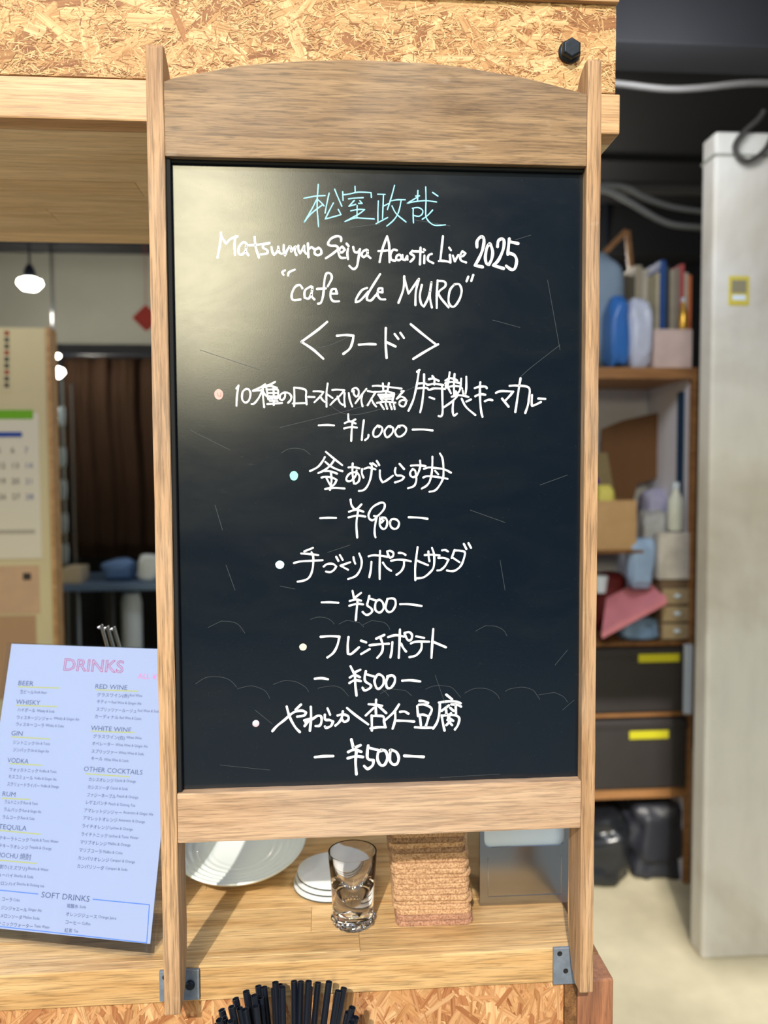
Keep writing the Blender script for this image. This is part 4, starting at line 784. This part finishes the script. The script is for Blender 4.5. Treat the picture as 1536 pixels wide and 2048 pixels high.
# pink folder tilted
pa, pb2, pc, pd_ = at(1198, 1280, Y=YS-.03), at(1337, 1204, Y=YS-.03), at(1318, 1186, Y=YS+.03), at(1255, 1150, Y=YS+.10)
pf = MB(); q1 = [at(1203, 1266, Y=YS-.03), at(1334, 1196, Y=YS-.03), at(1300, 1150, Y=YS+.16), at(1212, 1196, Y=YS+.16)]
tag(pf.prism(q1, (0.002, 0, -.022)).build('pink_folder', C3('pink_plastic', 236, 150, 166, rough=.35), loc=tuple(q1[0]), bevel=.002), 'glossy pink folder lying tilted over the dark boxes', 'folder')
lump('maroon_cloth', 1190, 1150, 1262, 1283, YS+.17, .16, C3('maroon_cloth', 110, 34, 40), 'dark maroon cloth bundle behind the pink folder', 'cloth', 21, .3, z0=z2)
lump('candy_bag', 1240, 1236, 1320, 1284, YS+.01, .12, C3('mixed_wrapper', 120, 150, 190, m=.5), 'shiny blue and red wrapped parcel under the pink folder', 'parcel', 23, .3, z0=z2)
wc = at(1200, 1150, Y=YS+.1); tw = thing('paper_cup', 'pale paper cup right beside the sign above the pink folder', 'cup', (wc.x, wc.y, zP(1152)))
MB().lathe([(.001, 0), (.022, 0), (.03, .062), (.0285, .062), (.0205, .002), (.001, .002)], (wc.x, wc.y, z2+.17), 28).build('cup_wall', M_napkin, tw, smooth=True)
# fabric boxes
M_boxd = C3('charcoal_fabric', 50, 46, 46); M_lab = plain('yellow_label', srgb(196, 190, 36), .6)
for i, (v0, v1, lu0, lu1, lv, lab) in enumerate(((1296, 1424, 1276, 1358, 1314, 'upper'), (1438, 1576, 1258, 1336, 1466, 'lower'))):
    Yx = YS-.015; t = thing('fabric_box', '%s charcoal fabric storage box with a yellow green label' % lab, 'box', tuple(at(1280, v1, Y=Yx)), 'charcoal storage boxes'); zA_ = zP(v1)+.0008
    MB().box(X(1128, v1, Yx), X(1372, v1, Yx), Yx, Yx+.36, zA_, zP(v0)).build('box_body', M_boxd, t, bevel=.012, seg=3, smooth=True)
    MB().box(X(1126, v1, Yx), X(1374, v1, Yx), Yx-.004, Yx-.0002, zP(v0)-.03, zP(v0)-.012).build('rim_band', M_boxd, t, bevel=.001)
    MB().box(X(lu0, lv, Yx), X(lu1, lv, Yx), Yx-.006, Yx-.0042, zP(lv+8), zP(lv-8)).build('label_strip', M_lab, t, bevel=.0004)
M_trash = plain('black_bin_bag', (.012, .014, .018, 1), .25, 0, .6)
lump('bin_bag', 1130, 1640, 1275, 1838, YS-.02, .34, M_trash, 'shiny black bin bag on the floor below the shelving, left one', 'bag', 31, .3, z0=.001, fr=5)
lump('bin_bag', 1262, 1612, 1384, 1858, YS+.02, .34, plain('dark_grey_sack', srgb(46, 48, 56), .4), 'dark grey sack on the floor below the shelving, next to the pillar', 'bag', 33, .3, z0=.001, fr=5)
pbox('white_papers', 1370, 1290, 1384, 1424, YS-.045, .02, M_napkin, 'white papers tucked beside the charcoal boxes', 'papers', z0=zP(1424)+.001)

# ------------------------------------------------------------------ background left
M_cream = plain('cream_panel', srgb(214, 206, 172), .7, mottle=.06, ms=3)
YL = 1.8
tp_ = thing('partition', 'cream painted partition wall with a calendar on it', 'partition', (X(0, 1000, YL), YL+.03, 0)); xpe = X(98, 900, YL)
MB().box(-2.38, xpe, YL, YL+.06, 0, Z(40, 655, YL)).build('panel', M_cream, tp_, bevel=.003); MB().box(xpe, xpe+.012, YL-.004, YL+.064, 0, Z(40, 655, YL)+.002).build('edge_trim', M_oakpale, tp_, bevel=.002)
cal = thing('wall_calendar', 'wall calendar with green header on the cream partition', 'calendar', tuple(at(20, 1115, Y=YL-.004)))
pbox('page', -90, 826, 84, 1118, YL-.003, .0026, plain('calendar_paper', srgb(226, 224, 214), .8), parent=cal, bevel=0)
pbox('header_bar', -90, 820, 66, 838, YL-.0042, .001, plain('green_print', srgb(112, 182, 40), .7), parent=cal, bevel=0); pbox('month_bar', -90, 864, 44, 874, YL-.0042, .001, plain('blue_print', srgb(36, 76, 172), .7), parent=cal, bevel=0)
M_num = plain('dark_print', srgb(58, 56, 56), .8); M_numb = plain('blue_number', srgb(70, 98, 170), .8)
for r_ in range(5):
    for c_ in range(4):
        n_ = 1+c_+r_*7+3
        if n_ > 31: continue
        me = text_mesh(str(n_), .026); p = at(-28+c_*27.5+r_*.8-6, 898+r_*31+8, Y=YL-.0035)
        me.transform(Matrix.Translation(p) @ Matrix.Rotation(PI/2, 4, 'X')); link('number', me, M_numb if c_ == 3 else M_num, cal)
pbox('number_note', -90, 1060, 70, 1068, YL-.0038, .0006, plain('grey_print_line', srgb(180, 176, 168), .8), parent=cal, bevel=0)
M_post = plain('pinkish_paper', srgb(206, 176, 150), .8, mottle=.1, ms=20)
ps1 = thing('poster', 'pinkish beige paper poster under the calendar', 'poster', tuple(at(20, 1225, Y=YL-.003))); pbox('paper', -90, 1132, 80, 1228, YL-.002, .0018, M_post, parent=ps1, bevel=0); pbox('printed_mark', 46, 1146, 62, 1160, YL-.0026, .0005, M_num, parent=ps1, bevel=0)
ps2 = thing('poster', 'lower darker beige poster partly behind the drinks list', 'poster', tuple(at(20, 1330, Y=YL-.003))); pbox('paper', -90, 1232, 76, 1400, YL-.002, .0018, plain('dark_beige', srgb(184, 152, 124), .8), parent=ps2, bevel=0)
vt = thing('vertical_notice', 'narrow strip of dark vertical lettering on the cream partition', 'notice', tuple(at(12, 785, Y=YL-.003)))
pbox('paper', 3, 655, 24, 785, YL-.002, .0018, M_cream, parent=vt, bevel=0)
for k in range(9): pbox('character', 9, 662+k*13, 18, 671+k*13, YL-.0026, .0005, M_num if k % 3 else plain('red_print', srgb(150, 60, 40), .8), parent=vt, bevel=0)
# pendant lamp, plus glowing bulbs put in for two light reflections
def pendant(u, v, Y, r, label, zc_=2.86):
    p = at(u, v, Y=Y); t = thing('hanging_bulb', label, 'lamp', tuple(p))
    MB().lathe([(.001, -r*.62), (r*.6, -r*.5), (r, -r*.05), (r*.92, r*.25), (r*.5, r*.42), (.001, r*.45)], tuple(p), 28).build('bulb', M_bulb, t, smooth=True)
    MB().lathe([(.001, r*.45), (r*.55, r*.45), (r*.45, r*1.0), (r*.25, r*1.5), (.001, r*1.5)], tuple(p), 24).build('socket', M_black, t, smooth=True)
    MB().tube([p+Vector((0, 0, r*1.5)), Vector((p.x, p.y, zc_))], .004 if r > .04 else .0012, 8).build('cord', M_black, t)
pendant(60, 567, 2.3, .045, 'lit pendant lamp hanging above the cream partition')
pendant(108, 744, 2.9, .046, 'second glowing bulb, put in for a light reflection right of the cream partition edge')
pendant(112, 712, 3.05, .020, 'tiny glowing bulb above the second one, put in for a light reflection')
# dark doorway, curtain and bottles
YD = 3.3
M_curt = plain('brown_curtain', srgb(70, 48, 32), .9, mottle=.15, ms=6)
cu = thing('brown_curtain', 'dark brown curtain hanging in the doorway left of the sign', 'curtain', (X(220, 900, YD), YD, Z(220, 1112, YD)))
bm = bmesh.new(); x0, x1 = X(131, 900, YD), X(420, 900, YD); za, zb_ = Z(220, 1114, YD), Z(220, 716, YD); n1, n2 = 90, 12; g = []
for j in range(n2+1):
    g.append([bm.verts.new((x0+(x1-x0)*i/n1+.01*math.sin(j*.5), YD+.022*math.sin(i*.42+.25*math.sin(j*.7))+.008*math.sin(i*1.1), za+(zb_-za)*j/n2)) for i in range(n1+1)])
for j in range(n2):
    for i in range(n1): bm.faces.new((g[j][i], g[j][i+1], g[j+1][i+1], g[j+1][i]))
for f in bm.faces: f.smooth = True
bmesh.ops.solidify(bm, geom=bm.faces[:], thickness=.003)
me = bpy.data.meshes.new('cloth'); bm.to_mesh(me); bm.free(); link('cloth', me, M_curt, cu)
MB().tube([(x0-.03, YD, zb_+.012), (x1+.03, YD, zb_+.012), (x1+.03, YD, 2.86)], .011, 12).build('curtain_rod', M_black, cu, smooth=True)
struct('trim_1', MB().box(X(100, 700, 3.6), X(420, 700, 3.6), 3.6, 3.69, 0, Z(200, 688, 3.6)), M_dark)
gr = thing('glass_rack', 'narrow metal rack of glassware at the edge of the partition', 'rack', (X(112, 1000, 2.9), 2.95, 0)); xa_, xb2 = X(97, 1000, 2.9), X(129, 1000, 2.9)
for yy in (2.9, 3.04):
    for x_ in (xa_, xb2): MB().tube([(x_, yy, 0), (x_, yy, Z(110, 760, 2.9))], .005, 8).build('upright', M_steelb, gr)
lv = [(850, 0), (932, 1), (998, 2), (1066, 3), (1128, 4)]
M_gl2 = plain('glassware', srgb(176, 196, 210), .15, 0, .8)
for k, (v, j) in enumerate(lv):
    z_ = Z(112, v, 2.9); MB().box(xa_+.003, xb2-.003, 2.9, 3.04, z_-.006, z_).build('rack_shelf', M_steelb, gr)
    for m_ in range(2):
        x_ = xa_+(xb2-xa_)*(.3+.4*m_); o = MB().lathe([(.001, 0), (.012, 0), (.016, .05), (.014, .085), (.013, .085), (.011, .004), (.001, .004)], (x_, 2.96, z_+.0005), 20).build('drinking_glass', M_gl2, loc=(x_, 2.96, z_), smooth=True)
        tag(o, 'pale glass on the %s level of the narrow rack, %s one' % (('top', 'second', 'middle', 'fourth', 'lowest')[k], ('left', 'right')[m_]), 'glass', 'glasses on the narrow rack')
# worktop behind
YW = 2.75
wt = thing('back_worktop', 'blue grey worktop in the back room below the curtain', 'table', (X(220, 1170, YW), YW+.2, 0)); M_bw = plain('blue_worktop', srgb(92, 116, 150), .35); zw = Z(220, 1168, YW); x0, x1 = X(122, 1170, YW), X(420, 1170, YW)
MB().box(x0, x1, YW, YW+.42, zw-.03, zw).build('top_board', M_bw, wt, bevel=.003)
for x_ in (x0+.02, x0+.18, x1-.03):
    for yy in (YW+.03, YW+.38): MB().box(x_, x_+.03, yy, yy+.03, 0, zw-.0305).build('leg', M_black, wt)
MB().box(x0+.03, x1-.03, YW+.05, YW+.38, .55, .57).build('lower_shelf', M_black, wt)
lump('blue_cloth', 200, 1122, 262, 1168, YW+.08, .16, plain('blue_cloth', srgb(96, 128, 178), .8), 'blue folded cloth on the back worktop', 'cloth', 41, .2, z0=zw+.0006)
lump('white_cloth', 274, 1112, 318, 1168, YW+.04, .12, plain('white_cloth', srgb(206, 216, 226), .8), 'white cloth bundle on the back worktop by the left post', 'cloth', 43, .2, z0=zw+.0006)
pbox('cutting_board', 118+6, 1136, 160, 1168, YW+.02, .14, plain('beige_board', srgb(200, 186, 160), .6), 'pale beige block at the left end of the back worktop', 'block', z0=zw+.0006)
zl = .5706
for i, (u0, u1, v0, v1, nm) in enumerate(((134, 158, 1184, 1228, 'left'), (244, 282, 1186, 1236, 'right'))):
    p = at((u0+u1)/2, v0, Y=YW+.2); r_ = (u1-u0)/2*(YW+1.03)/F; hh = p.z-zl
    o = MB().lathe([(.001, 0), (r_*.7, 0), (r_, .02), (r_, hh*.9), (r_*.8, hh), (.001, hh)], (p.x, YW+.2, zl), 24).build('white_container', M_napkin, loc=(p.x, YW+.2, zl), smooth=True)
    tag(o, 'tall white container under the back worktop, %s one' % nm, 'container')
# red paper charm
M_redp = plain('red_paper', srgb(150, 36, 24), .6); ch = at(292, 636, Y=2.4)
tr = thing('red_charm', 'red diamond paper charm hanging beside the left post', 'ornament', tuple(ch)); R2 = Matrix.Rotation(PI/4, 3, 'Y')
MB().obox(ch, .075, .006, .075, R2).build('diamond_card', M_redp, tr, bevel=.001); MB().tube([ch+Vector((0, 0, .05)), Vector((ch.x, ch.y, 2.86))], .0015, 6).build('string', M_redp, tr)
